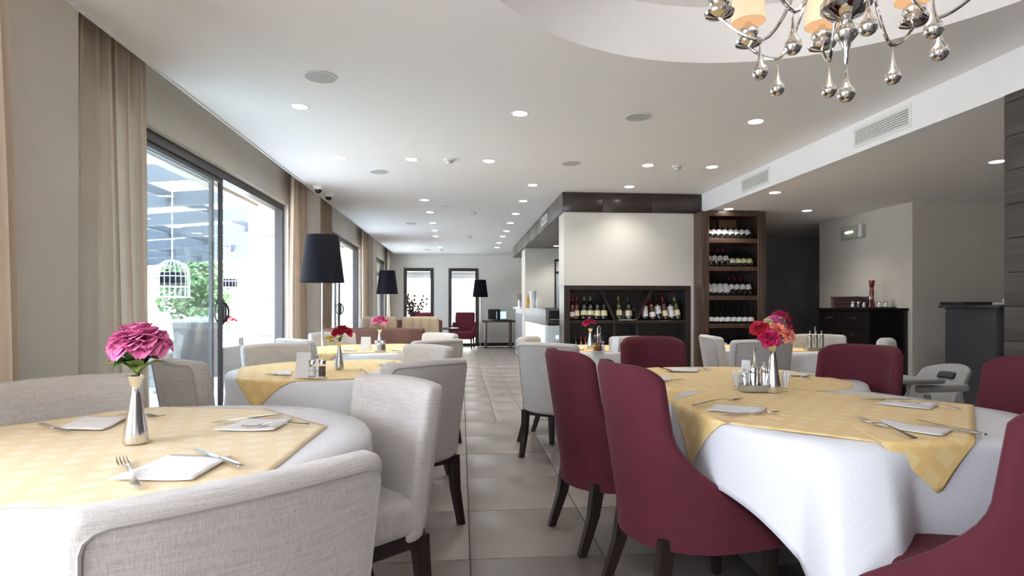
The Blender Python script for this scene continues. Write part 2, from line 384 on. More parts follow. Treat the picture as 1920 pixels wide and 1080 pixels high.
# ---- left wall with piers, lintel and openings
wl = sempty('wall_left', (-2.3, 6, 0))
def part(name, mb, m, parent, smooth=False):
    o = mb.build(name, m, None, smooth); o.parent = parent; o.matrix_parent_inverse = Matrix.Translation(-Vector(parent.location)); return o
OPEN = [(-1.4, 2.2), (3.15, 7.29), (9.0, 12.37), (13.5, 16.3)]
ys = [-3.5]+[v for p in OPEN for v in p]+[YB]
LINT = 2.373
for i in range(0, len(ys), 2):
    part('wall_panel', bx((XO+.02, ys[i], 0), (XW, ys[i+1], 2.96)), plaster, wl)
    part('stone_facing', bx((XO-.10, ys[i], 0), (XO+.02, ys[i+1], 3.0)), stone_m, wl)
for a, b in OPEN:
    part('lintel', bx((XO+.02, a, LINT), (XW, b, 2.96)), plaster, wl)
    part('stone_lintel', bx((XO-.10, a, LINT-.03), (XO+.02, b, 3.0)), stone_m, wl)
for a, b in ((2.50, 3.02), (7.58, 7.93), (12.6, 12.95)):
    part('pier', bx((XW-.01, a, 0), (XP-.012, b, CZ+.20)), plaster, wl)
# stone reveals on the outer jambs, in courses
for a, b in OPEN[1:]:
    for k in range(6):
        part('stone', MB().rbox((.24, .05, .396), .006, (-2.345, b-.012, .2+.4*k), n=(1,1,1), k=1), stone_m, wl, True)

# ---- sliding windows
def slider(n, a, b, d, leaf=True):
    W = sempty('window_%d' % n, (-2.165, a, 0)); X = -2.165
    def p(nm, mb, m): return part(nm, mb, m, W)
    f = MB(); f.box((X-.06, a, LINT-.075), (X+.03, b, LINT)); f.box((X-.06, b-.05, 0), (X+.03, b, LINT-.075)); f.box((X-.06, a, 0), (X+.03, a+.06, LINT-.075)); f.box((X-.06, a, 0), (X+.03, b, .03))
    p('window_frame', f, frame_m)
    # fixed leaf (outer track) and open leaf parked in front of it (inner track)
    for nm, xx, y0, y1, g in (('fixed_leaf', X-.045, a+.06, d-.02, glass_green), ('sliding_leaf', X+.0, a+.12, d+.06, glass)):
        s = MB(); t = .05
        s.box((xx-.012, y0, .03), (xx+.014, y0+t, LINT-.075)); s.box((xx-.012, y1-t, .03), (xx+.014, y1, LINT-.075))
        s.box((xx-.012, y0+t, .03), (xx+.014, y1-t, .10)); s.box((xx-.012, y0+t, LINT-.115), (xx+.014, y1-t, LINT-.075))
        p(nm, s, frame_m if nm == 'sliding_leaf' else frame_gr)
        p('glass_pane', bx((xx-.003, y0+t, .10), (xx+.003, y1-t, LINT-.115)), g)
    h = MB(); hx = X+.02; hy = d+.03
    h.tube([(hx+.005+.05*sin(t), hy, 1.10-.085*cos(t)+.0) for t in [pi*i/12 for i in range(13)]], .010, 8)
    h.tube([(hx-.035-.03*sin(t), hy, 1.10-.085*cos(t)+.0) for t in [pi*i/12 for i in range(13)]], .008, 8)
    h.tube([(hx, hy+.075*sin(t), 1.10-.10*cos(t)) for t in [pi*i/12 for i in range(13)]], .011, 8)
    h.box((X+.012, d+.01, .99), (X+.03, d+.05, 1.21)); p('door_handle', h, black_m)
    return W
slider(1, 3.15, 7.29, 5.46); slider(2, 9.0, 12.37, 10.62)
W3 = sempty('window_3', (-2.165, 13.5, 0))
f = MB()
for y in (13.5, 14.9, 16.24): f.box((-2.2, y, 0), (-2.13, y+.06, LINT))
for z in (0, 1.95, 2.3): f.box((-2.2, 13.5, z), (-2.13, 16.3, z+.07))
part('window_frame', f, frame_m, W3)
for y in (13.56, 14.96): part('glass_pane', bx((-2.17, y, .07), (-2.163, y+1.30, 1.95)), glass, W3); part('glass_pane', bx((-2.17, y, 2.02), (-2.163, y+1.30, 2.3)), glass, W3)

# ---- curtains
def curtain(y0, y1, label, x=-1.955, pleats=7, seed=0, x1=None, z0=.015):
    rnd = random.Random(seed); ph = [rnd.uniform(-.5, .5) for _ in range(pleats*2+2)]
    n = pleats*14
    def fn(u, v):
        z = z0+(CZ+.15-z0)*v
        k = u*pleats; ki = int(min(k, pleats-1e-6)); loc_ = k+ph[ki]*.35*sin(pi*(k-ki))
        a = .036*(1-.35*v)+.012*sin(ki*2.1+seed)
        w_ = sin(2*pi*loc_); w_ = math.copysign(abs(w_)**.75, w_)
        gather = 1-.16*v*(1 if v > .9 else v*.9)*(0)
        pinch = 1-.10*max(0, (v-.55)/.45)**1.5
        yy = y0+(y1-y0)*(.5+(u-.5)*pinch)+.02*sin(3*v+seed)+.012*cos(4*pi*loc_)
        return (x+a*w_+.008*sin(7*u+5*v+seed), yy, z)
    mb = MB().grid(fn, n, 26); MB.fixn = False
    o = mb.build('curtain', curtain_m, None, True, ang=80); MB.fixn = True
    tag(o, label, 'curtain', None)
    return o
curtain(1.45, 2.52, 'beige curtain at the left photo edge, in front of the nearest pier', -1.79, 9, 1)
curtain(3.04, 3.86, 'beige curtain just beyond the nearest pier, beside the first sliding window', pleats=7, seed=2)
curtain(6.93, 7.62, 'beige curtain at the far end of the first sliding window', pleats=7, seed=3)
curtain(7.96, 9.05, 'beige curtain behind the nearest black floor lamp', pleats=9, seed=4)
curtain(11.80, 12.64, 'beige curtain at the far end of the second sliding window', pleats=7, seed=5)
curtain(12.98, 13.75, 'beige curtain behind the middle black floor lamp', pleats=7, seed=6)
curtain(16.0, 16.66, 'beige curtain in the far left corner of the room', pleats=6, seed=7)

# ---- back wall with two tall windows
wb = sempty('wall_back', (0, YB, 0))
def xb(px, Y=YB): return Y*tan(math.atan((px-960)/FPX)+YAW)
xs = [-2.5, xb(757), xb(813), xb(841), xb(897), 8.0]; ZT = 2.22
for i in (0, 2, 4): part('wall_panel', bx((xs[i], YB, 0), (xs[i+1], YB+.3, 2.96)), plaster_back, wb)
for i in (1, 3): part('lintel', bx((xs[i], YB, ZT), (xs[i+1], YB+.3, 2.96)), plaster_back, wb)
for n, i in ((4, 1), (5, 3)):
    W = sempty('window_%d' % n, (xs[i], YB, 0)); a, b = xs[i], xs[i+1]; f = MB()
    f.box((a, YB-.02, 0), (a+.09, YB+.06, ZT)); f.box((b-.09, YB-.02, 0), (b, YB+.06, ZT)); f.box((a+.09, YB-.02, ZT-.09), (b-.09, YB+.06, ZT)); f.box((a+.09, YB-.02, 0), (b-.09, YB+.06, .09))
    part('window_frame', f, frame_m, W); part('glass_pane', bx((a+.09, YB+.02, .09), (b-.09, YB+.026, ZT-.09)), glass, W)
part('handle', bx((xs[3]+.02, YB-.05, 1.15), (xs[3]+.06, YB-.02, 1.3)), black_m, W)
struct('baseboard_back', bx((xs[4], YB-.02, 0), (1.5, YB, .10)), black_m)
# ---- wall behind the camera: a glazed front too
wf = sempty('wall_front', (0, -3.5, 0))
part('wall_panel', bx((-2.5, -3.7, 0), (-1.1, -3.5, 2.96)), plaster, wf); part('wall_panel', bx((.5, -3.7, 0), (8, -3.5, 2.96)), plaster, wf); part('lintel', bx((-1.1, -3.7, 2.2), (.5, -3.5, 2.96)).box((-1.1, -3.7, 0), (.5, -3.5, .9)), plaster, wf)

# ---- right: plank wall, walls, hall
wr = sempty('wall_right', (XB, 0, 0))
for k in range(13):
    z0 = 1.206-.193*6+k*.193-.05; z1 = z0+.190
    z0 = max(z0, 0)
    if z1 < 0 or z0 > LZ: continue
    for y0, y1 in ((-3.5, -1.2), (-1.2, 1.0), (1.0, 3.10)):
        part('plank', MB().rbox((.03, y1-y0-.003, min(z1, LZ)-z0), .003, (XB+.005, (y0+y1)/2, (z0+min(z1, LZ))/2), n=(1,1,1), k=1), plank_w, wr, True)
part('core', bx((XB+.01, -3.5, 0), (XB+.25, 3.095, LZ)), black_m, wr)
wa = struct('wall_alcove', bx((5.18, 6.34, 0), (7.6, 8.1, LZ)), plaster)
struct('wall_alcove_side', bx((7.6, 3.0, 0), (8, 9.7, LZ)), plaster)
struct('wall_alcove_near', bx((3.35, 2.9, 0), (8, 3.0, LZ)), plaster)
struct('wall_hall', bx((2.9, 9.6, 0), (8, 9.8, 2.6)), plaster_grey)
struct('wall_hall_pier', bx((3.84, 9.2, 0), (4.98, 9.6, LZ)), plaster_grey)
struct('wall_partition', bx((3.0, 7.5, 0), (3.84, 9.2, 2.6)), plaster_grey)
struct('wall_kitchen', bx((2.9, 9.2, 0), (3.05, YB, 2.6)), plaster)
# ---- bar wall and white block above the wine niche
struct('wall_bar', bx((1.315, 12.08, 0), (3.0, 12.76, 2.35)), plaster_light)
wblk = sempty('wall_centre', (2, 7.4, 0))
part('wall_panel', bx((1.30, 7.37, 1.417), (3.0, 7.76, 2.35)), plaster_light, wblk)
part('wall_pier', bx((2.96, 7.37, 0), (3.0, 7.76, 1.417)), plaster_light, wblk)
part('wall_rear', bx((1.32, 7.72, 0), (2.96, 7.76, 1.417)), plaster_light, wblk)
fa = sempty('trim_3', (2, 7.38, LZ))
xs_ = [1.276, 1.80, 2.44, XB]
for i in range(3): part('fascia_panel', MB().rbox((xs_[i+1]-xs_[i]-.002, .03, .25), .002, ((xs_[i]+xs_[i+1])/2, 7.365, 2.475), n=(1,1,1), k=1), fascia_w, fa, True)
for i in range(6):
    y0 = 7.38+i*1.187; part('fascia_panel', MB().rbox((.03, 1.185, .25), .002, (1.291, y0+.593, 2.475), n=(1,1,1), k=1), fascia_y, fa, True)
part('fascia_end', bx((1.276, 14.5, 2.35), (3.0, 14.53, CZ)), fascia_y, fa)
part('soffit', bx((1.306, 7.42, 2.352), (3.0, 14.5, 2.38)), fascia_y, fa)
# doorway glimpsed in the bar wall
dr = sempty('door_1', (1.9, 12.08, 0))
f = MB(); f.box((1.93, 12.03, .9), (1.96, 12.08, 2.12)); f.box((2.3, 12.03, .9), (2.33, 12.08, 2.12)); f.box((1.96, 12.03, 2.08), (2.3, 12.08, 2.12)); f.box((1.96, 12.03, 1.83), (2.3, 12.08, 1.87)); f.box((1.96, 12.03, .9), (2.3, 12.08, .94))
part('door_frame', f, black_m, dr); part('glass_pane', bx((1.96, 12.05, .94), (2.3, 12.07, 1.83)), mat('frosted_glass', (.55, .6, .65), .3), dr); part('upper_pane', bx((1.96, 12.05, 1.87), (2.3, 12.07, 2.08)), white_paint, dr)

# ================================================================== CHAIRS
def bend_back(p, zc, lean=.12, curve=.16):
    """lean a backrest with height and bow it round the sitter"""
    return Vector((p.x, p.y-(p.z-zc)*lean+curve*p.x*p.x*2.2, p.z))
def make_grey():
    t = thing('dining_chair', 'x', 'chair')
    HT = .885; zc = .40
    def f(p):
        k = (p.z-.33)/(HT-.33)
        p = Vector((p.x*(1+.05*k), p.y+.012*(1-k)*0, p.z-.10*p.x*p.x*k*1.3))
        return bend_back(p, zc, .17, .30)
    MB().rbox((.485, .085, HT-.335), .030, (0, -.235, (HT+.335)/2), n=(10,2,10), k=3, fn=f).build('backrest', linen, t)
    # piping round the rear panel
    def loop(ins, yo, nm, ztop, zlo=.345):
        pts = []; w = .2425-ins; zt = ztop
        for z in [zlo+(zt-.03-zlo)*i/8 for i in range(9)]: pts.append((-w, z))
        for a in (.33, .66): pts.append((-w+.03*(1-cos(a*pi/2)), zt-.03+.03*sin(a*pi/2)))
        for i in range(9): pts.append((-w+.03+(2*w-.06)*i/8, zt))
        for a in (.66, .33): pts.append((w-.03*(1-cos(a*pi/2)), zt-.03+.03*sin(a*pi/2)))
        for z in [zt-.03-(zt-.03-zlo)*i/8 for i in range(9)]: pts.append((w, z))
        return MB().tube([f(Vector((x, yo, z))) for x, z in pts], .0042, 6)
    loop(.020, -.2785, 'p', HT-.022).build('piping', piping_m, t)
    MB().rbox((.49, .46, .125), .035, (0, .015, .425), n=(6,6,2), k=3, fn=lambda p: Vector((p.x*(1+.06*(p.y+.2)), p.y, p.z+(.018*(1-(p.x/.25)**2)*(1-((p.y-.02)/.25)**2) if p.z > .45 else 0)))).build('seat', linen, t)
    MB().rbox((.46, .46, .06), .004, (0, -.01, .345), n=(1,1,1), k=1).build('seat_frame', leg_wood, t)
    for sx in (-1, 1):
        MB().taper((sx*.215, .20, .355), (sx*.205, .195, 0), .048, .032).build('leg', leg_wood, t)
        m = MB(); m.taper((sx*.215, -.225, .355), (sx*.212, -.245, .18), .046, .040, .055, .046); m.taper((sx*.212, -.245, .18), (sx*.208, -.30, 0), .040, .030, .046, .036); m.build('leg', leg_wood, t)
    return t
def make_red():
    t = thing('dining_chair', 'x', 'chair')
    R = .29; HT = .945; zb = .285
    def sm(a): a = max(0, min(1, a)); return a*a*(3-2*a)
    def f(p):
        # p.x is the arc coordinate -1..1, p.y thickness, p.z height parameter 0..1
        u = p.x; 
        z = p.z
        # top edge of the shell drops from the back round to the seat front
        return u, z
    nu, nv = 40, 22; T = .055
    def outline(u, v, out):
        # arc half length grows towards the seat
        k = v                                    # 0 bottom .. 1 top
        half = .62-.345*sm((k-.02)/.62)**.9      # half arc length in metres
        zz = zb+(HT-zb)*k
        s_ = u*half
        # rounded upper corners
        if k > .9: zz -= .05*abs(u)**6*(k-.9)/.1
        zz -= .0
        if k < .12: zz += .04*(abs(u))**2*(1-k/.12)
        th = s_/R; rr = R+(T/2 if out else -T/2)
        if k > .965: rr = R+(T/2 if out else -T/2)*(1-.5*((k-.965)/.035)**2); 
        if abs(u) > .93: rr = R+(rr-R)*(1-.6*((abs(u)-.93)/.07)**2)
        fl = 1.0
        if abs(th) < 1.35: x = rr*sin(th); y = R-rr*cos(th)
        else:
            e = abs(th)-1.35; sg = 1 if th > 0 else -1
            x = sg*rr*sin(1.35)+sg*.15*R*e; y = R-rr*cos(1.35)+R*e*.98
        y = y-R+.03-.16*(zz-.42)*(1 if zz > .42 else .55)
        x *= .97-.05*k
        return Vector((x, y, zz))
    vs = []; fs = []
    for out in (1, 0):
        for j in range(nv+1):
            for i in range(nu+1): vs.append(outline(-1+2*i/nu, j/nv, out))
    N = (nu+1)*(nv+1); ix = lambda o, i, j: o*N+j*(nu+1)+i
    for j in range(nv):
        for i in range(nu):
            fs.append((ix(0,i,j), ix(0,i+1,j), ix(0,i+1,j+1), ix(0,i,j+1))); fs.append((ix(1,i,j), ix(1,i,j+1), ix(1,i+1,j+1), ix(1,i+1,j)))
    for i in range(nu): fs.append((ix(0,i,nv), ix(0,i+1,nv), ix(1,i+1,nv), ix(1,i,nv))); fs.append((ix(0,i,0), ix(1,i,0), ix(1,i+1,0), ix(0,i+1,0)))
    for j in range(nv): fs.append((ix(0,0,j), ix(0,0,j+1), ix(1,0,j+1), ix(1,0,j))); fs.append((ix(0,nu,j), ix(1,nu,j), ix(1,nu,j+1), ix(0,nu,j+1)))
    MB().add(vs, fs).build('backrest', velvet, t, ang=70)
    MB().rbox((.45, .50, .14), .05, (0, .05, .40), n=(6,8,2), k=3, fn=lambda p: Vector((p.x*(1+.12*p.y)*(sqrt(max(.05, 1-(max(0, .06-p.y)/.285)**2))), p.y-.0, p.z+(.015*(1-(p.x/.24)**2) if p.z > .42 else 0)))).build('seat', velvet, t)
    MB().rbox((.44, .46, .12), .05, (0, .04, .33), n=(6,8,1), k=2, fn=lambda p: Vector((p.x*sqrt(max(.05, 1-(max(0, .06-p.y)/.285)**2)), p.y, p.z))).build('seat_base', velvet, t)
    for sx in (-1, 1):
        MB().taper((sx*.19, .22, .30), (sx*.185, .23, 0), .046, .032).build('leg', leg_wood, t)
        m = MB(); m.taper((sx*.19, -.19, .33), (sx*.195, -.215, .18), .044, .038, .06, .05); m.taper((sx*.195, -.215, .18), (sx*.20, -.275, 0), .038, .030, .05, .036); m.build('leg', leg_wood, t)
    return t
GREY = make_grey(); RED = make_red(); used = set()
def chair(kind, x, y, face, label, group, s=None):
    """face: plan direction the sitter looks at"""
    o = GREY if kind == 'g' else RED; rz = atan2(face[1], face[0])-pi/2
    if kind in used: return dup(o, (x, y, 0), rz, label, group, s)
    used.add(kind); o.location = (x, y, 0); o.rotation_euler = (0, 0, rz); o['label'] = label; o['group'] = group
    if s: o.scale = (s,)*3
    return o
T1 = (-.94, 1.87); T2 = (-.80, 3.87); T3 = (-.84, 5.72); TR = (1.44, 2.23); TF = (1.58, 3.25); T4 = (1.16, 5.55); T5 = (2.95, 5.40)
gl_ = 'grey linen dining chairs'
def dchair(bx_, by_, face, label, s=None, kind='g', off=.27):
    """placed by the middle of the top of its backrest"""
    l = sqrt(face[0]**2+face[1]**2); fx, fy = face[0]/l, face[1]/l
    return chair(kind, bx_+fx*off, by_+fy*off, face, label, gl_ if kind == 'g' else 'burgundy velvet dining chairs', s)
OFF = .31
dchair(-.335, .985, (-.65, .76), 'grey linen chair cut off by the bottom edge, its piped back towards us', off=OFF)
dchair(-.225, 2.31, (-.75, -.65), 'white-lit linen chair on the aisle side of the nearest left table, seat showing', off=OFF)
dchair(-1.53, 2.42, (.62, -.60), 'grey linen chair against the curtains behind the big pink rose', off=OFF)
dchair(-.155, 2.99, (-.62, .75), 'grey linen chair with piped back on the aisle side before the second left table', off=OFF)
dchair(-.21, 4.20, (-.72, -.64), 'pale linen chair on the aisle side of the second left table, front showing', off=OFF)
dchair(-1.50, 3.20, (.65, .72), 'grey linen chair beside the sliding door, just right of the pink rose', off=OFF)
dchair(-1.38, 4.48, (.62, -.70), 'grey linen chair on the window side behind the second left table', off=OFF)
dchair(-.17, 4.83, (-.62, .75), 'grey linen chair with piped back on the aisle side before the third left table', off=OFF)
dchair(-.19, 6.02, (-.72, -.64), 'pale linen chair on the aisle side of the third left table, nearest the sofa', off=OFF)
dchair(-1.42, 5.06, (.65, .72), 'white-lit linen chair on the window side before the third left table', off=OFF)
dchair(-1.36, 6.28, (.55, -.72), 'grey linen chair behind the third left table, in front of the floor lamp', off=OFF)
# right: round the two small tables
dchair(*G(985, 630, .89), (.80, -.35), 'beige-lit linen chair left of the small table by the niche, farther from us', off=OFF)
dchair(*G(1022, 641, .89), (.55, .75), 'pale linen chair with piped back left of the small table by the niche', off=OFF)
dchair(*G(1195, 629, .89), (-.25, -.95), 'cream linen chair behind the small table by the wine niche', off=OFF)
dchair(*G(1326, 631, .87), (.95, -.1), 'grey linen chair side-on in front of the tall wine cabinet', off=OFF)
dchair(*G(1432, 640, .87), (.05, 1), 'grey linen chair with its back to us before the small right table', off=OFF)
dchair(*G(1530, 629, .87), (-.25, -1), 'grey linen chair behind the small right table by the dresser', off=OFF)
# burgundy
dchair(.58, 2.21, (.98, .12), 'burgundy velvet chair nearest us on the aisle side of the long table', kind='r', off=.32)
dchair(.47, 2.86, (.97, .20), 'burgundy velvet chair second from us on the aisle side of the long table', kind='r', off=.32)
dchair(1.31, 4.02, (.02, -1), 'burgundy velvet chair at the far end of the long table', kind='r', off=.32)
dchair(2.23, 3.05, (-.90, -.40), 'burgundy velvet chair in the middle of the far side of the long table', kind='r', off=.32)
dchair(2.42, 2.22, (-.95, .1), 'burgundy velvet chair at the right photo edge before the high chair', kind='r', off=.32)
dchair(1.47, 1.18, (-.25, .97), 'burgundy velvet chair in the bottom right corner, its back towards us', kind='r', off=.32)

# ================================================================== TABLES AND CLOTHS
ZT_ = .75
def table(name, c, R, label):
    t = thing('dining_table', label, 'table', (c[0], c[1], 0), 0, 'cloth-covered tables')
    MB().lathe([(.001, .705), (R-.02, .705), (R-.005, .712), (R-.005, .738), (R-.015, .742), (.001, .742)], 48).build('table_top', walnut, t)
    MB().lathe([(.05, .03), (.035, .10), (.035, .66), (.10, .705)], 20).build('pedestal', leg_wood, t)
    MB().lathe([(.001, 0), (.27, 0), (.27, .015), (.06, .04), (.001, .04)], 28).build('base', leg_wood, t)
def cloth(name, label, cat, c, Rf, side, rot, z, m, drop=.75, folds=9, amp=.03, seed=0, push=0.0, nth=216, group=None, corner_push=None, poly=None):
    """square cloth over a table of outline Rf(theta); what overhangs falls and folds"""
    h = side/2 if not isinstance(side, tuple) else side[0]/2
    rnd = random.Random(seed); p1 = rnd.uniform(0, 6)
    ths = [2*pi*i/nth+rot+pi/4 for i in range(nth)]
    nf, nh = 8, 12; vs = []; uv = []
    vs.append((0, 0, z)); uv.append((h, h))
    for ring in range(1, nf+nh+1):
        for th in ths:
            a = th-rot; L = h/max(abs(cos(a)), abs(sin(a))); R = Rf(th)
            if poly: L = ray_poly(th, poly)
            if L <= R:
                r = L*ring/(nf+nh); d = 0
            else:
                if ring <= nf: r = R*ring/nf; d = 0
                else: d = (L-R)*(ring-nf)/nh; r = R+d
            ax, ay = r*cos(a), r*sin(a)
            dd = min(d, drop)
            if d > 0:
                e = .018
                q = min(1, d/e); k = min(1, dd/.12)
                F = sin(folds*th+p1+.8*sin(2*th+p1)); F = math.copysign(abs(F)**.8, F)
                rr = R+.012*q+push*dd+amp*(dd/.35)*F*k+amp*.4*k*sin(2.3*folds*th)*dd
                if corner_push:
                    dth = (th-corner_push[0]+pi) % (2*pi)-pi
                    rr += corner_push[1]*max(0, min(1, (corner_push[2]-abs(dth))/(.55*corner_push[2])))*(dd/.4)
                zz = z-max(0, dd-e*.35)
            else: rr, zz = r, z+.0015*sin(9*ax+seed)*sin(7*ay)
            vs.append((rr*cos(th), rr*sin(th), zz)); uv.append((ax+h, ay+h))
    fs = [(0, 1+i, 1+(i+1) % nth) for i in range(nth)]
    for ring in range(nf+nh-1):
        b0 = 1+ring*nth; b1 = b0+nth
        fs += [(b0+i, b1+i, b1+(i+1) % nth, b0+(i+1) % nth) for i in range(nth)]
    mb = MB().add(vs, fs, uv); MB.fixn = False
    o = mb.build(name, m, None, True, ang=70); MB.fixn = True
    o.location = (c[0], c[1], 0); tag(o, label, cat, group)
    sd = o.modifiers.new('thickness', 'SOLIDIFY'); sd.thickness = .0018; sd.offset = -1
    return o
def ray_poly(th, poly):
    d = Vector((cos(th), sin(th))); best = 9
    for i in range(len(poly)):
        a = Vector(poly[i]); e = Vector(poly[(i+1) % len(poly)])-a; den = d.x*e.y-d.y*e.x
        if abs(den) < 1e-9: continue
        t_ = (a.x*e.y-a.y*e.x)/den; u = (a.x*d.y-a.y*d.x)/den
        if t_ > 0 and -1e-6 <= u <= 1+1e-6: best = min(best, t_)
    return best
circ = lambda R: (lambda th: R)
TS = [(T1, .64, 'nearest left table'), (T2, .64, 'second left table'), (T3, .62, 'third left table')]
for i, (c, R, nm) in enumerate(TS):
    table('t', c, R-.01, 'round dining table under white and gold cloths, %s' % nm)
    rt = (.20, .52, .45)[i]
    cloth('tablecloth', 'white tablecloth on the %s' % nm, 'tablecloth', c, circ(R), 1.86, rt, ZT_, cloth_w, .40, 8, .035, i, .05, group='white tablecloths')
    cloth('table_square', ['pale gold checked cloth square on the nearest left table, beneath the rose', 'gold cloth square with a hanging corner on the second left table', 'yellow cloth square on the third left table'][i], 'tablecloth', c, circ(R+.004), 1.22 if i == 0 else 1.16, (.32, .30, .12)[i], ZT_+.004, lit_gold if i == 0 else gold, .5, 8, .035, i, .05, group='gold cloth squares', poly=[(.49,.16),(.47,-.62),(-.60,-.58),(-.75,.05),(-.30,.62),(.17,.52)] if i == 0 else None)
# long right table: two round tops pushed together
table('t', (1.48, 2.22), .52, 'near half of the long table under white and gold cloths on the right'); table('t', (1.60, 3.20), .52, 'far half of the long table at the burgundy chairs')
_out = [(-.57,.25),(-.57,-.24),(-.50,-.45),(-.34,-.57),(.26,-.58),(.50,-.45),(.63,-.16),(.55,.20),(.42,.50),(.0,.62),(-.42,.52)]
def rTR(th): return sum(ray_poly(th+k*.03, _out) for k in range(-4, 5))/9
_r = .21; _a = [Vector((cos(_r+k*pi/2), sin(_r+k*pi/2))) for k in range(4)]; _d = [.90, .92, .83, .90]
_poly = [tuple(_a[k]*_d[k]+_a[(k+1) % 4]*_d[(k+1) % 4]) for k in range(4)]
cloth('tablecloth', 'white dotted tablecloth hanging in a long corner at the near half of the long table', 'tablecloth', (1.48, 2.22), rTR, 1.92, _r, ZT_, cloth_w, .60, 5, .018, 11, .04, group='white tablecloths', corner_push=(_r-pi*3/4+.10, .20, .24), poly=_poly)
cloth('tablecloth', 'white tablecloth on the far half of the long table', 'tablecloth', (1.60, 3.20), circ(.60), 1.60, .25, ZT_-.004, cloth_w, .36, 7, .025, 12, .05, group='white tablecloths')
cloth('table_square', 'gold checked cloth square with two hanging corners, near half of the long table', 'tablecloth', (1.48, 2.22), lambda th: rTR(th)+.006, 1.08, .80, ZT_+.006, gold, .4, 5, .018, 11, .04, group='gold cloth squares', poly=[(-.82, -.02), (-.09, -.745), (.61, .01), (-.10, .70)])
cloth('table_square', 'gold checked cloth square on the far half of the long table', 'tablecloth', (1.52, 3.22), circ(.604), 1.12, .04, ZT_+.003, gold, .3, 7, .025, 12, .05, group='gold cloth squares')
for c, R, nm, sd in ((T4, .50, 'small table by the wine niche', 21), (T5, .56, 'small right table before the dresser', 22)):
    table('t', c, R-.01, 'dining table under white cloth, %s' % nm)
    cloth('tablecloth', 'white tablecloth on the %s' % nm, 'tablecloth', c, circ(R), 1.5, .5, ZT_, cloth_w, .36, 8, .03, sd, .08, group='white tablecloths')
    cloth('table_square', 'gold cloth square on the %s' % nm, 'tablecloth', c, circ(R+.004), .88, .15, ZT_+.004, gold, .3, 8, .03, sd, .08, group='gold cloth squares')
ZS = ZT_+.0095     # resting height on the squares

# ================================================================== TABLE SETTINGS
def place_between(o, a, b, z):
    o.location = ((a[0]+b[0])/2, (a[1]+b[1])/2, z); o.rotation_euler = (0, 0, atan2(b[1]-a[1], b[0]-a[0]))
def make_fork(L):
    """handle end at -L/2, tines at +L/2, along x"""
    h = thing('fork', 'x', 'fork'); x0 = -L/2
    st = [(0, .0085, .001), (.02, .0105, .001), (.10, .0085, .003), (.30, .0055, .008), (.52, .0032, .012), (.60, .0034, .012), (.66, .010, .009), (.72, .0128, .005)]
    def ribbon(st, mb):
        vs = []; 
        for t_, w_, z in st:
            x = x0+t_*L; vs += [(x, -w_, z), (x, w_, z), (x, w_, z+.0022), (x, -w_, z+.0022)]
        fs = []
        for i in range(len(st)-1):
            k = 4*i
            for q in range(4): fs.append((k+q, k+(q+1) % 4, k+4+(q+1) % 4, k+4+q))
        fs += [(0, 3, 2, 1), tuple(4*(len(st)-1)+i for i in range(4))]; return mb.add(vs, fs)
    hd = ribbon(st, MB())
    hd.build('handle', steel, h)
    tn = MB()
    for k in range(4):
        y = (-1.5+k)*.0075
        pts = [(x0+.71*L, y, .0058), (x0+.80*L, y, .003), (x0+.92*L, y, .005), (x0+L, y*.95, .010)]
        tn.tube(pts, [.0026, .0024, .0020, .0010], 6)
    tn.build('tines', steel, h); return h
def make_knife(L):
    h = thing('knife', 'x', 'knife'); x0 = -L/2
    MB().rbox((L*.47, .016, .007), .0034, (x0+L*.235, 0, .0045), n=(6,1,1), k=2, fn=lambda p: Vector((p.x, p.y*(1.05-.55*max(0, (p.x-x0)/(L*.47)-.35)), p.z))).build('handle', steel, h)
    n = 14; vs = []; 
    for i in range(n+1):
        t_ = i/n; x = x0+L*(.46+.54*t_); up = .0085*min(1, .45+t_*3)*(1 if t_ < .8 else max(.05, 1-((t_-.8)/.2)**2)); dn = .0085*min(1, .45+t_*2)*(1-.0*t_) * (1 if t_ < .93 else .5)
        vs += [(x, -up, .004), (x, dn, .004), (x, dn, .0062), (x, -up, .0050)]
    fs = []
    for i in range(n):
        k = 4*i
        for q in range(4): fs.append((k+q, k+(q+1) % 4, k+4+(q+1) % 4, k+4+q))
    fs += [(0, 3, 2, 1), tuple(4*n+i for i in range(4))]
    MB().add(vs, fs).build('blade', steel, h); return h
def dist(a, b): return sqrt((a[0]-b[0])**2+(a[1]-b[1])**2)
def utensil(kind, head, tail, label, z=ZS+.002):
    a, b = G(*tail, z), G(*head, z); L = min(.30 if kind == 'fork' else .28, max(.2, dist(a, b)))
    o = (make_fork if kind == 'fork' else make_knife)(L); o['label'] = label; o['group'] = kind+'s on the set tables' if kind == 'fork' else 'knives on the set tables'
    place_between(o, a, b, z); return o
def napkin(pts, label, z=ZS-.001, seed=0):
    P = [Vector((*G(x, y, z), 0)) for x, y in pts]; c = sum(P, Vector())/len(P); rnd = random.Random(seed)
    n = 10; m = MB(); lay = []
    def fn(u, v):
        a = P[0].lerp(P[1], u); b = P[3].lerp(P[2], u); p = a.lerp(b, v)-c
        p.z = .002*sin(6*u+seed)*sin(5*v+seed)+.0022
        return p
    mb = MB().grid(fn, n, n); MB.fixn = False
    o = mb.build('napkin', napkin_m); MB.fixn = True
    s_ = o.modifiers.new('thickness', 'SOLIDIFY'); s_.thickness = .0016
    o.location = (c.x, c.y, z); tag(o, label, 'napkin', None, None); o['group'] = 'white paper napkins'; return o
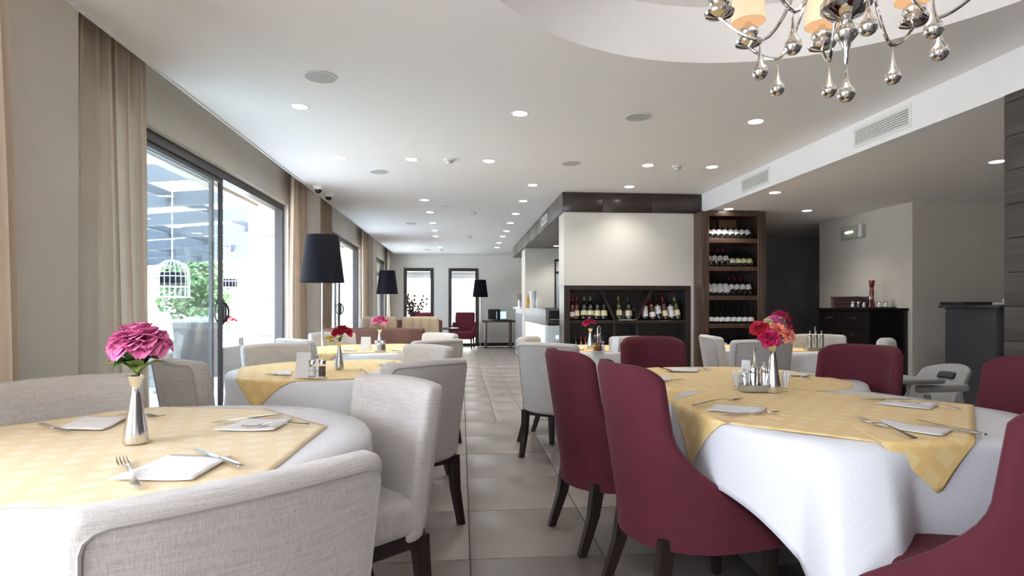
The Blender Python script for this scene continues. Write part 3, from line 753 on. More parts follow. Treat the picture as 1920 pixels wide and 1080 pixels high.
# nearest left table
napkin([(203,902),(317,855),(436,857),(360,901)], 'white napkin between fork and knife at the front of the nearest left table', seed=1)
utensil('fork', (226,860), (257,918), 'steel fork left of the front napkin on the nearest left table')
utensil('knife', (367,845), (453,877), 'steel knife at the front of the nearest left table, across the napkin corner')
napkin([(398,808),(467,787),(551,785),(513,808)], 'white napkin between knife and fork to the right on the nearest left table', seed=2)
utensil('knife', (395,795), (530,778), 'steel knife behind the right-hand napkin of the nearest left table')
utensil('fork', (452,803), (580,796), 'steel fork in front of the right-hand napkin of the nearest left table')
napkin([(107,805),(163,781),(241,784),(193,807)], 'white napkin left of the tall steel vase on the nearest left table', seed=3)
utensil('knife', (130,812), (76,797), 'steel knife left of the vase at the window side of the nearest left table')
utensil('fork', (297,783), (232,779), 'steel fork passing behind the tall steel vase on the nearest left table')
# near half of the long table
napkin([(1324,771),(1341,759),(1438,765),(1425,777)], 'white napkin on the aisle side of the near gold square, behind the hanging corner', seed=4)
utensil('fork', (1393,749), (1299,761), 'steel fork behind the napkin on the aisle side of the long table')
utensil('knife', (1462,774), (1354,780), 'steel knife in front of the napkin on the aisle side of the long table')
napkin([(1641,798),(1656,788),(1787,807),(1766,819)], 'white napkin nearest us on the long table, between fork and knife', seed=5)
utensil('fork', (1609,785), (1719,824), 'steel fork nearest us on the long table, left of the napkin')
utensil('knife', (1717,789), (1849,818), 'steel knife nearest us on the long table, right of the napkin')
napkin([(1641,757),(1661,753),(1761,757),(1744,769)], 'white napkin on the far side of the near gold square, facing the last burgundy chair', seed=6)
utensil('fork', (1693,757), (1795,767), 'steel fork on the far side of the long table, over the napkin')
utensil('knife', (1711,751), (1614,750), 'steel knife on the far side of the long table, behind the napkin')
# far half
napkin([(1249,697),(1262,690),(1312,690),(1308,697)], 'white napkin at the far end of the long table', seed=7)
utensil('knife', (1260,697), (1238,690), 'steel knife left of the napkin at the far end of the long table')
utensil('fork', (1327,694), (1298,690), 'steel fork right of the napkin at the far end of the long table')
napkin([(1222,714),(1230,707),(1262,709),(1254,714)], 'white napkin by the second burgundy chair on the long table', seed=8)
utensil('knife', (1270,714), (1236,716), 'steel knife by the second burgundy chair on the long table')
utensil('fork', (1510,711), (1484,706), 'fork right of the toothpick glass on the far half of the long table')
napkin([(1476,704),(1488,700),(1520,702),(1512,706)], 'white napkin behind the right-hand toothpick glass on the long table', seed=9)
# second left table
napkin([(508,702),(530,695),(549,696),(545,704)], 'white napkin at the window side of the second left table, left of the card', seed=10)
utensil('knife', (545,705), (500,701), 'knife at the window side of the second left table')
utensil('fork', (673,694), (688,701), 'fork with tines towards the vase on the second left table')
napkin([(694,703),(700,696),(730,697),(726,703)], 'white napkin on the aisle side of the second left table', seed=11)
napkin([(710,685),(716,681),(738,682),(734,686)], 'white napkin at the far edge of the second left table', seed=12)
utensil('knife', (706,684), (738,680), 'knife at the far edge of the second left table')
# third left table
napkin([(640,657),(645,654),(668,654),(664,658)], 'white napkin left of the card on the third left table', seed=13)
napkin([(733,657),(737,654),(765,654),(760,658)], 'white napkin right of the shakers on the third left table', seed=14)
napkin([(1068,655),(1074,652),(1096,652),(1092,656)], 'white napkin on the small table by the wine niche', seed=15)

# ---- vases and flowers
def vase(x, y, z, h, r, label, m=steel, lip=True):
    v = thing('flower_vase', label, 'vase', (x, y, z), 0, 'slim steel vases')
    MB().lathe([(.001, 0), (r*.97, 0), (r, .004), (r*.92, h*.18), (r*.60, h*.5), (r*.40, h*.72), (r*.36, h*.80), (r*.40, h*.84)], 32).build('body', m, v)
    MB().lathe([(r*.38, h*.83), (r*.5, h*.90), (r*.74, h), (r*.70, h), (r*.46, h*.90), (r*.30, h*.80)], 32).build('flared_neck', steel, v)
    return v
def petal_mesh(L, W, curl, m, name='petal', cup=.35, n=5, ruffle=.0, tipw=.6):
    """petal growing along +z from origin, opening towards +y"""
    def fn(u, v):
        a = (u-.5)*2; wdt = W*(.28+.72*sin(min(1, v*1.15)*pi/2)**.8)*(1 if v < tipw else sqrt(max(.0, 1-((v-tipw)/(1.02-tipw))**2.2)))
        x = a*wdt/2; z = L*v; y = cup*W*(-(a*a))*.5*0+cup*(abs(x)**2)/W*-2.0+curl*v*v*L+ruffle*sin(7*a+3*v)*v*L
        return (x, y, z)
    mb = MB().grid(fn, n+1, n); MB.fixn = False; me = mb.mesh(name, m, True, 80); MB.fixn = True; return me
def bloom(flower, R, m, n=34, flat=.62, seed=0, parts=True, pointy=False, name='petal', tilt=(12, 112), at=(0,0,0), lean=(0,0)):
    rnd = random.Random(seed)
    mes = [petal_mesh(R*.80, R*(.95 if not pointy else .34), c_, m, name, cup=.5 if not pointy else .2, ruffle=.05 if not pointy else 0, tipw=.55 if not pointy else .35) for c_ in (.18, .30, .42)]
    B = Matrix.Translation(at) @ Matrix.Rotation(lean[0], 4, 'X') @ Matrix.Rotation(lean[1], 4, 'Y')
    J = MB()
    for i in range(n):
        k = (i+.5)/n; ph = i*2.39996+rnd.uniform(-.2, .2); rho = R*.42*k**.8; tl = radians(tilt[0]+(tilt[1]-tilt[0])*k+rnd.uniform(-7, 7)); s_ = (.55+.45*sqrt(k))*rnd.uniform(.9, 1.08)
        z = R*flat*(.25*(1-k))
        M = B @ Matrix.Rotation(ph, 4, 'Z') @ Matrix.Translation((0, rho, z)) @ Matrix.Rotation(-tl, 4, 'X') @ Matrix.Rotation(rnd.uniform(-.15, .15), 4, 'Z') @ Matrix.Scale(s_, 4)
        me = mes[i % 3]
        if parts:
            o = bpy.data.objects.new(name, me); COL.objects.link(o); o.parent = flower; o.matrix_local = M
        else: J.add([M @ v.co for v in me.vertices], [tuple(p.vertices) for p in me.polygons])
    if not parts:
        MB.fixn = False; J.build('petals', m, flower, ang=80); MB.fixn = True
def leaf(flower, base, tip, W, m=None, bow=.15):
    a = Vector(base); b = Vector(tip); d = b-a; L = d.length; d.normalize(); side = d.cross(Vector((0, 0, 1))).normalized(); up = side.cross(d)
    def fn(u, v):
        w_ = W/2*sin(pi*min(1, v*.96+.02))**.75*(1 if v < .98 else 0); s_ = (u-.5)*2
        return a+d*L*v+side*w_*s_+up*(bow*L*sin(pi*v)+abs(s_)*w_*.35)-Vector((0, 0, .25*L*v*v))*.6
    mb = MB().grid(fn, 4, 8); MB.fixn = False; o = mb.build('leaf', m or leaf_m, flower, ang=80); MB.fixn = True
    return o
# big pink rose
vx, vy = G(255, 829, ZS)
vase(vx, vy, ZS, .195, .0335, 'slim steel vase holding the big pink rose on the nearest left table')
ZB = ZS+.235
fl_ = thing('rose', 'large open pink rose with green leaves in the nearest steel vase', 'flower', (vx, vy, ZS), 0)
MB().tube([(0, 0, .03), (.002, 0, .14), (.006, 0, .20), (.012, 0, .30)], .0045, 8).build('stem', stem_m, fl_)
bloom(fl_, .076, pink, 90, .9, 3, at=(.010, 0, .292), tilt=(0, 112), lean=(.12, -.03))
for i, (tx, ty, tz, W, mm) in enumerate([(-.095,-.02,.225,.034,leaf_l), (-.055,-.05,.235,.042,leaf_m), (-.03,-.06,.218,.04,leaf_m), (.0,-.07,.236,.042,leaf_l), (.045,-.055,.25,.046,leaf_m), (.07,-.01,.235,.04,leaf_m), (.085,.02,.225,.03,leaf_m), (.03,-.06,.205,.034,leaf_l), (-.02,.06,.24,.045,leaf_m), (.04,.05,.25,.045,leaf_m), (-.06,.03,.255,.04,leaf_m), (.02,-.045,.265,.036,leaf_m)]):
    leaf(fl_, (.004, 0, .195+.014*(i % 3)), (tx, ty, tz+.018), W*1.4, mm)
# second left vase: red dahlia and small yellow flowers
vx, vy = G(636, 691, ZS)
vase(vx, vy, ZS, .172, .030, 'slim brushed steel vase on the second left table', brushed)
q = thing('dahlia', 'deep red dahlia in the vase of the second left table', 'flower', (vx, vy, ZS)); MB().tube([(0, 0, .02), (.003, 0, .16), (.02, 0, .215)], .003, 6).build('stem', stem_g, q)
bloom(q, .062, redp, 46, .6, 5, parts=False, pointy=False, at=(.018, 0, .235), tilt=(5, 110)); leaf(q, (0, 0, .17), (.04, -.02, .215), .03)
q = thing('chrysanthemum', 'yellow flower leaning left out of the vase on the second left table', 'flower', (vx, vy, ZS)); MB().tube([(-.002, 0, .02), (-.006, 0, .16), (-.05, -.01, .185)], .0022, 6).build('stem', stem_g, q)
bloom(q, .027, yellowp, 26, .6, 6, parts=False, pointy=False, at=(-.058, -.01, .195), tilt=(5, 110)); bloom(q, .018, yellowp, 18, .6, 7, parts=False, at=(-.045, -.01, .172)); leaf(q, (0, 0, .17), (-.035, -.02, .20), .028)
# third left vase, niche table vase
vx, vy = G(712, 653, ZS); vase(vx, vy, ZS, .175, .030, 'slim steel vase behind the shakers on the third left table')
q = thing('rose', 'pink rose on the third left table', 'flower', (vx, vy, ZS)); MB().tube([(0, 0, .02), (0, 0, .22)], .003, 6).build('stem', stem_g, q)
bloom(q, .075, pink, 40, .65, 8, parts=False, at=(0, 0, .255), tilt=(5, 115))
for tx, ty, tz in ((-.05, -.01, .20), (.05, -.02, .19), (.0, -.05, .19), (.03, .03, .21)): leaf(q, (0, 0, .19), (tx, ty, tz), .035, leaf_l)
vx, vy = G(1107, 653, ZS); vase(vx, vy, ZS, .185, .032, 'slim steel vase on the small table by the wine niche')
q = thing('carnation', 'magenta carnation on the small table by the wine niche', 'flower', (vx, vy, ZS)); MB().tube([(0, 0, .02), (-.005, 0, .22)], .003, 6).build('stem', stem_g, q)
bloom(q, .062, magenta, 36, .5, 9, parts=False, at=(-.012, 0, .235), tilt=(0, 100)); leaf(q, (0, 0, .18), (.03, -.01, .215), .025)
# bouquet on the long table
bxx, byy = G(1449, 735, ZS)
vase(bxx, byy, ZS, .225, .036, 'tall tapering steel vase with the mixed bouquet on the long table')
def bq(name, label, m, R, n, at, sd, **k):
    q = thing(name, label, 'flower', (bxx, byy, ZS), 0, 'flowers of the mixed bouquet')
    MB().tube([(0, 0, .03), (at[0]*.1, at[1]*.1, .20), (at[0]*.9, at[1]*.9, at[2]-R*.3)], .003, 6).build('stem', stem_g, q)
    bloom(q, R, m, n, .6, sd, at=at, **k); return q
a = bq('rose', 'crimson rose at the left of the mixed bouquet', redp, .042, 34, (-.072, -.01, .295), 11, tilt=(0, 100), lean=(.5, -.5))
b = bq('rose', 'magenta rose hanging low in the mixed bouquet', magenta, .045, 36, (-.040, -.045, .255), 12, tilt=(0, 100), lean=(.9, -.3))
c = bq('chrysanthemum', 'cream flower at the top of the mixed bouquet', creamp, .022, 20, (-.022, .0, .325), 13, tilt=(0, 90), lean=(.5, 0))
d = bq('dahlia', 'coral pointed dahlia in the middle of the mixed bouquet', coral, .038, 44, (.004, -.04, .290), 14, pointy=True, tilt=(5, 100), lean=(1.0, 0))
e = bq('dahlia', 'orange-red dahlia at the lower right of the mixed bouquet', coral, .036, 44, (.052, -.045, .262), 15, pointy=True, tilt=(5, 100), lean=(1.1, .4))
g = bq('rose', 'dark crimson rose topmost in the mixed bouquet', magenta, .040, 34, (.058, .03, .350), 16, tilt=(5, 110), lean=(.2, .2))
h = bq('lily', 'pink pointed bloom at the right of the mixed bouquet', magenta, .055, 16, (.072, .0, .285), 17, pointy=True, tilt=(20, 110), lean=(.3, .7))
k_ = bq('rose', 'pink rose in the centre back of the mixed bouquet', pink, .042, 30, (.020, .0, .325), 18, tilt=(5, 105), lean=(.5, .1))
for tx, ty, tz in ((-.02, -.05, .23), (.02, -.055, .235), (.045, -.03, .225), (-.045, -.02, .24), (.0, .05, .25)): leaf(d, (0, 0, .215), (tx, ty, tz), .034)
leaf(g, (.03, -.03, .31), (.05, -.045, .365), .028, leaf_l); leaf(g, (.04, -.03, .30), (.02, -.05, .33), .026)

# ---- shakers, cards, glasses
def shaker(parent, x, y, h, r, fill, capm=chrome):
    MB().lathe([(r*.9, .006), (r*.9, h*.62), (r*.9, h*.62)], 20, (x, y, 0)).build('contents', fill, parent)
    MB().lathe([(.001, .002), (r, .002), (r, h*.74), (r*.92, h*.76), (.001, h*.76)], 20, (x, y, 0)).build('glass_body', clear_glass, parent)
    MB().lathe([(r*1.05, h*.74), (r*1.05, h*.93), (r*.9, h), (.001, h)], 20, (x, y, 0)).build('cap', capm, parent)
def caddy(px, py, label, h=.085, rz=0, base=None, both=('s', 'p')):
    x, y = G(px, py, ZS); t = thing('cruet_stand', label, 'cruet stand', (x, y, ZS+.001), rz, 'salt and pepper stands')
    m = MB().rbox((.10, .05, .006), .003, (0, 0, .003), n=(1,1,1), k=1); m.build('tray', brushed, t)
    m = MB(); m.taper((0, 0, .005), (0, 0, h*1.12), .012, .012, .004, .004); m.tube([(0, .0+.012*sin(a), h*1.12+.012-.012*cos(a)) for a in [2*pi*i/12 for i in range(12)]], .003, 6, True); m.build('handle', brushed, t)
    m = MB(); m.tube([(.048*cos(a), .025*sin(a), h*.45) for a in [2*pi*i/20 for i in range(20)]], .0018, 6, True); m.build('rail', chrome, t)
    for sx, fm in ((-1, salt_m), (1, pepper_m)):
        q = thing('salt_shaker' if sx < 0 else 'pepper_shaker', ('salt' if sx < 0 else 'pepper')+' shaker in the '+label.replace('steel ', ''), 'shaker', (x+cos(rz)*sx*.026, y+sin(rz)*sx*.026, ZS+.006), rz, 'shakers')
        shaker(q, 0, 0, h, .0205, fm)
    return t
caddy(595, 709, 'steel cruet stand at the front of the second left table', .095)
caddy(713, 659, 'steel cruet stand on the third left table', .09)
def card(pts, label, z=ZS):
    """folded card: bottom-left and bottom-right seen points, height"""
    (x0, y0), (x1, y1), hh = pts; a = Vector((*G(x0, y0, z), z)); b = Vector((*G(x1, y1, z), z)); d = (b-a); n = Vector((-d.y, d.x, 0)).normalized()
    m = MB(); W = d.length; D = .045
    vs = [(0,0,0),(W,0,0),(W,D*.5,hh),(0,D*.5,hh),(0,D,0),(W,D,0)]
    m.add(vs+[(v[0], v[1]+(.0015 if i < 2 else 0)*1+(-.0015 if i > 3 else 0), v[2]-(.003 if i in (2, 3) else 0)) for i, v in enumerate(vs)], [(0,1,2,3),(3,2,5,4),(6,9,8,7),(9,10,11,8),(0,3,9,6),(3,4,10,9),(1,7,8,2),(2,8,11,5),(0,6,7,1),(4,5,11,10)])
    o = m.build('table_card', napkin_m, None, False); o.location = a; o.rotation_euler = (0, 0, atan2(d.y, d.x)); tag(o, label, 'card', 'white table cards'); return o
card(((552, 708), (579, 709), .14), 'white folded card left of the shakers on the second left table')
card(((676, 657), (694, 657), .12), 'white folded card left of the shakers on the third left table')
card(((1145, 660), (1158, 661), .135), 'white folded card on the small table by the wine niche')
card(((1386, 727), (1402, 729), .135), 'white folded card behind the pepper mill on the long table')
# cruet set of the long table
cx_, cy_ = G(1420, 735, ZS)
t = thing('cruet_stand', 'square steel cruet stand beside the mixed bouquet on the long table', 'cruet stand', (cx_, cy_+.03, ZS), -.15, 'salt and pepper stands')
m = MB(); m.box((-.062, -.045, 0), (.062, .045, .004)); m.box((-.062, -.045, 0), (.062, -.043, .032)); m.box((-.062, .043, 0), (.062, .045, .032)); m.box((-.062, -.045, 0), (-.060, .045, .032)); m.box((.060, -.045, 0), (.062, .045, .032)); m.build('tray', brushed, t)
MB().tube([(0, .0, .004), (0, 0, .185)], .0035, 8).build('handle', chrome, t)
MB().lathe([(.001, .185), (.008, .19), (.008, .205), (.001, .21)], 12).build('handle_knob', chrome, t)
def mill(dx, dy, h, r, label, dark=False):
    M_ = Matrix.Rotation(-.15, 4, 'Z') @ Vector((dx, dy, 0)); q = thing('pepper_mill', label, 'mill', (cx_+M_.x, cy_+.03+M_.y, ZS+.004), 0, 'steel mills')
    MB().lathe([(.001, 0), (r, 0), (r, h*.62), (r*.97, h*.63)], 24).build('body', steel, q)
    MB().lathe([(r*.96, h*.635), (r, h*.64), (r, h*.80), (r*.8, h*.84), (r*.35, h*.86), (r*.3, h*.9), (r*.42, h*.93), (r*.42, h*.98), (r*.2, h), (.001, h)], 24).build('head', chrome, q)
mill(-.012, -.022, .135, .0195, 'tall steel pepper mill at the front of the steel cruet stand'); mill(.04, -.015, .135, .014, 'slim steel mill next to the steel vase'); mill(-.045, .0, .10, .0125, 'short steel shaker at the left of the steel cruet stand'); mill(.02, .025, .125, .013, 'steel mill at the back of the steel cruet stand')
def shot(px, py, label, h=.075):
    x, y = G(px, py, ZS); t = thing('shot_glass', label, 'glass', (x, y, ZS), 0, 'shot glasses with toothpicks')
    MB().lathe([(.001, 0), (.0165, 0), (.0165, .014), (.022, h), (.0205, h), (.0155, .016), (.001, .016)], 20).build('bowl', clear_glass, t)
    n = random.Random(px)
    q = thing('toothpick_bundle', 'paper-wrapped toothpicks standing in the '+label, 'toothpicks', (x, y, ZS+.017)); m = MB()
    for i in range(12):
        a = n.uniform(0, 6.28); r = n.uniform(0, .008); e = n.uniform(.010, .020); hh = n.uniform(.066, .08)
        m.taper((r*cos(a), r*sin(a), 0), (e*cos(a), e*sin(a), hh), .007, .007, .002, .002)
    tag(q, None); o = m.build('toothpick_papers', toothpick_m, q); o['kind'] = 'stuff'
shot(1381, 731, 'shot glass left of the cruet stand'); shot(1472, 734, 'shot glass right of the steel vase')
# tall cruet on niche table
x, y = G(1123, 659, ZS); t = thing('cruet_stand', 'wire oil and vinegar stand with tall loop on the niche table', 'cruet stand', (x, y, ZS), 0, 'salt and pepper stands')
MB().rbox((.12, .07, .006), .003, (0, 0, .003), n=(1,1,1), k=1).build('tray', brushed, t)
MB().tube([(-.012, 0, .006), (-.012, 0, .20), (-.009, 0, .215), (0, 0, .221), (.009, 0, .215), (.012, 0, .20), (.012, 0, .006)], .003, 8).build('handle', chrome, t)
MB().tube([(.058*cos(a), .034*sin(a), .05) for a in [2*pi*i/20 for i in range(20)]], .002, 6, True).build('rail', chrome, t)
for dx, dy, hh, fm, nm in ((-.032, .0, .14, oil_m, 'oil bottle'), (.0, -.024, .15, vinegar_m, 'vinegar bottle'), (.034, 0, .085, salt_m, 'salt shaker')):
    q = thing(nm.replace(' ', '_'), 'small glass %s in the wire stand on the niche table' % nm, 'bottle' if 'bottle' in nm else 'shaker', (x+dx, y+dy, ZS+.006))
    MB().lathe([(.001, .002), (.017, .002), (.017, hh*.5), (.001, hh*.5)], 16).build('contents', fm, q); MB().lathe([(.001, 0), (.019, 0), (.019, hh*.55), (.009, hh*.72), (.009, hh*.88)], 16).build('glass_body', clear_glass, q); MB().lathe([(.011, hh*.86), (.011, hh), (.001, hh)], 14).build('cap', chrome, q)
# back right table stand
x, y = G(1528, 656, ZS); t = thing('cruet_stand', 'dark tray with three steel mills on the small right table', 'cruet stand', (x, y, ZS), 0, 'salt and pepper stands')
MB().rbox((.19, .07, .02), .004, (0, 0, .01), n=(1,1,1), k=1).build('tray', brushed, t); MB().tube([(0, 0, .02), (0, 0, .21)], .004, 8).build('handle', chrome, t)
for i, dx in enumerate((-.055, .0, .055)):
    q = thing('pepper_mill', '%s steel mill on the tray of the small right table' % ('left', 'middle', 'right')[i], 'mill', (x+dx, y-.012, ZS+.02), 0, 'steel mills')
    MB().lathe([(.001, 0), (.019, 0), (.019, .10)], 18).build('body', steel, q); MB().lathe([(.018, .10), (.019, .102), (.017, .125), (.007, .13), (.008, .15), (.001, .155)], 18).build('head', chrome, q)
# ================================================================== CEILING FITTINGS
DL = [(562,200),(975,213),(1417,228),(639,296),(772,299),(917,302),(1215,310),(1335,313),(999,347),(1180,350),(796,375),(981,377),(806,398),(967,401),(812,418),(957,418),(815,432),(950,433),(817,443),(943,443),(936,455),(932,464),(770,463),(825,463)]
lights_xy = [G(x, y, CZ) for x, y in DL]
def make_down(r=.052):
    t = thing('ceiling_downlight', 'x', 'ceiling light', group='recessed ceiling downlights')
    m = MB(); m.lathe([(r*1.0, -.001), (r*1.28, -.004), (r*1.34, -.001), (r*1.34, .0), (r*1.0, .0)], 28); m.build('trim_ring', white_paint, t)
    MB().lathe([(.001, -.0005), (r*1.02, -.0005), (r*1.02, -.0025), (.001, -.0025)], 28).build('lens', lamp_emit, t)
    return t
DP = make_down(); first = True
def where_(x, y, i):
    if i == 0: return 'recessed downlight nearest the first sliding window, below the round speaker'
    if i == 1: return 'recessed downlight nearest us in the middle of the ceiling'
    if i == 2: return 'recessed downlight nearest us before the white beam, under the ceiling circle'
    if x < -.45: return 'recessed downlight in the window-side row, %s from us'
    if x > 1.6: return 'recessed downlight right of the aisle near the beam, %s from us'
    return 'recessed downlight in the %s' % ('left aisle row, %s from us' if x < .30 else 'right aisle row, %s from us')
cnt = {}
order = sorted(range(len(DL)), key=lambda i: -DL[i][1] if False else lights_xy[i][1])
for i in order:
    x, y = lights_xy[i]; L = where_(x, y, i)
    if '%s' in L: cnt[L] = cnt.get(L, 0)+1; L = L % ORD[cnt[L]-1]
    if first: o = DP; o.location = (x, y, CZ); o['label'] = L; first = False
    else: o = dup(DP, (x, y, CZ), 0, L)
for (px, py), L in (((1870,303), 'recessed downlight in the low right ceiling beside the plank wall'), ((1453,361), 'recessed downlight in the low ceiling behind the far beam vent'), ((1366,392), 'recessed downlight over the tall wine cabinet'), ((1513,395), 'recessed downlight in the low ceiling before the dark hall')):
    x, y = G(px, py, LZ); lights_xy.append((x, y, LZ)); dup(DP, (x, y, LZ), 0, L)
x, y = G(1043, 461, 2.352); dup(DP, (x, y, 2.352), 0, 'recessed downlight in the wooden soffit over the bar'); lights_xy.append((x, y, 2.35))
for q in lights_xy:
    z = q[2] if len(q) == 3 else CZ
    l = bpy.data.lights.new('downlight', 'SPOT'); l.energy = DOWN_W; l.color = (1, .93, .84); l.spot_size = radians(125); l.spot_blend = .9; l.shadow_soft_size = .05
    o = bpy.data.objects.new('downlight', l); COL.objects.link(o); o.location = (q[0], q[1], z-.02)
def disc(px, py, r, name, label, cat, m, group, h=.006):
    x, y = G(px, py, CZ); t = thing(name, label, cat, (x, y, CZ), 0, group)
    MB().lathe([(r, 0), (r*1.08, -h*.5), (r*1.06, -h), (r*.98, -h), (r*.97, 0)], 32).build('rim', white_paint, t); MB().lathe([(.001, -h*.3), (r*.98, -h*.3), (r*.98, -h*.8), (.001, -h*.8)], 32).build('grille', m, t)
for (px, py, L) in ((601,144,'round ceiling speaker nearest the first sliding window'), (1197,219,'round ceiling speaker in the middle before the ceiling circle'), (1071,306,'round ceiling speaker before the wine wall fascia'), (711,322,'round ceiling speaker beside the window-side downlights'), (771,419,'small-looking round ceiling speaker in the far left ceiling'), (801,468,'farthest round ceiling speaker by the back wall')):
    disc(px, py, .095, 'ceiling_speaker', L, 'speaker', speaker_gr, 'round ceiling speakers')
disc(835, 387, .06, 'ceiling_sensor', 'small white disc on the ceiling between the aisle rows of lights', 'sensor', white_paint, 'ceiling sensors')
for px, py, L in ((842,299,'smoke detector in front of the left aisle lights'), (1269,311,'smoke detector near the white beam'), (888,398,'smoke detector in the middle of the ceiling halfway down the room'), (881,443,'smoke detector second farthest down the aisle'), (827,467,'farthest smoke detector, near the tall back windows')):
    x, y = G(px, py, CZ); t = thing('smoke_detector', L, 'smoke detector', (x, y, CZ), 0, 'smoke detectors')
    MB().lathe([(.05, 0), (.052, -.012), (.046, -.016), (.001, -.016)], 24).build('base', white_paint, t); MB().lathe([(.034, -.014), (.034, -.032), (.028, -.042), (.001, -.044)], 24).build('sensor_head', white_paint, t)
    m = MB()
    for k in range(8): a = k*pi/4; m.box((.0335*cos(a)-.004, .0335*sin(a)-.004, -.03), (.0335*cos(a)+.004, .0335*sin(a)+.004, -.02))
    m.build('vent_slots', black_m, t)
for px, py, L in ((597,349,'white dome camera on the ceiling, the one nearer us'), (616,363,'white dome camera on the ceiling, the farther one')):
    x, y = G(px, py, CZ); t = thing('dome_camera', L, 'camera', (x, y, CZ), 0, 'dome cameras')
    MB().lathe([(.062, 0), (.062, -.03), (.055, -.045), (.001, -.046)], 28).build('housing', white_paint, t)
    MB().lathe([(.042, -.044), (.040, -.062), (.028, -.078), (.012, -.086), (.001, -.087)], 24).build('dome', mat('smoked_dome', (.01, .01, .012), .08), t)
def vent(name_label, cx, cy, cz, w_, h_, ax, parent=None):
    """louvred grille; ax 'x' = lies in a plane x = const"""
    t = thing('air_vent', name_label, 'vent', (cx, cy, cz), 0, 'louvred air vents')
    m = MB()
    def b(u0, z0, u1, z1, d0, d1): m.box((d0, u0, z0), (d1, u1, z1))
    W, Hh = w_/2, h_/2; d = -.008
    b(-W, -Hh, W, -Hh+.022, d, 0); b(-W, Hh-.022, W, Hh, d, 0); b(-W, -Hh+.022, -W+.022, Hh-.022, d, 0); b(W-.022, -Hh+.022, W, Hh-.022, d, 0)
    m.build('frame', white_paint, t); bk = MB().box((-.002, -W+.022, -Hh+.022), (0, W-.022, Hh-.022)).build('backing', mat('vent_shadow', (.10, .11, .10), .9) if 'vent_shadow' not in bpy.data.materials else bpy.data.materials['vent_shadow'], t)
    n = 7
    for k in range(n):
        z = -Hh+.022+(h_-.044)*(k+.5)/n; m = MB(); s_ = (h_-.044)/n*.36
        m.add([(-.007, -W+.022, z-s_), (-.007, W-.022, z-s_), (-.001, W-.022, z+s_), (-.001, -W+.022, z+s_), (-.009, -W+.022, z-s_+.002), (-.009, W-.022, z-s_+.002), (-.003, W-.022, z+s_+.002), (-.003, -W+.022, z+s_+.002)], [(0,3,2,1),(4,5,6,7),(0,1,5,4),(1,2,6,5),(2,3,7,6),(3,0,4,7)])
        m.build('slat', white_paint, t, False)
    return t
vent('large white louvred vent in the beam, nearer the plank wall', XB, 3.98+.12, 2.48, .60, .165, 'x')
vent('white louvred vent in the beam, nearer the wine cabinet', XB, 5.87+.1, 2.48, .60, .165, 'x')
vent('small white vent in the wooden fascia above the bar', 1.276, 8.98, 2.475, .62, .13, 'x')

# ---- chandelier
chx, chy = 1.347, 1.953
t = thing('chandelier', 'silver chandelier with curved arms, fabric shades and teardrop pendants under the ceiling circle', 'chandelier', (chx, chy, CZ+.33))
def zc(z): return z-(CZ+.33)
MB().lathe([(.001, 0), (.07, 0), (.07, -.02), (.02, -.05), (.012, -.06), (.012, zc(2.56)), (.03, zc(2.55)), (.04, zc(2.52)), (.015, zc(2.48)), (.012, zc(2.40)), (.03, zc(2.36)), (.02, zc(2.32)), (.018, zc(2.26))], 24).build('stem', chrome, t)
MB().lathe([(.001, zc(2.265)), (.03, zc(2.262)), (.07, zc(2.245)), (.083, zc(2.222)), (.082, zc(2.205)), (.06, zc(2.182)), (.028, zc(2.168)), (.018, zc(2.160)), (.022, zc(2.150)), (.018, zc(2.140))], 36).build('bowl', chrome, t)
MB().lathe([(.018, zc(2.145)), (.036, zc(2.138)), (.042, zc(2.122)), (.040, zc(2.108)), (.026, zc(2.092)), (.016, zc(2.08)), (.010, zc(2.05)), (.005, zc(2.01)), (.001, zc(2.005))], 30).build('spindle', chrome, t)
drop_prof = [(.001, 0), (.0035, -.002), (.0045, -.02), (.007, -.045), (.014, -.072), (.026, -.088), (.0300, -.102), (.0290, -.112), (.020, -.126), (.010, -.132), (.001, -.134)]
def drop(x, y, z, r=1.0, ln=1.0):
    o = MB().lathe([(a*r, b*ln) for a, b in drop_prof], 24).build('teardrop_pendant', chrome, t); o.location = (x, y, zc(z))
    h = MB().tube([(0, 0, 0), (0, 0, .022)], .0012, 6).build('hook', chrome, o); return o
drop(0, 0, 2.008, 1.0, 1.0)
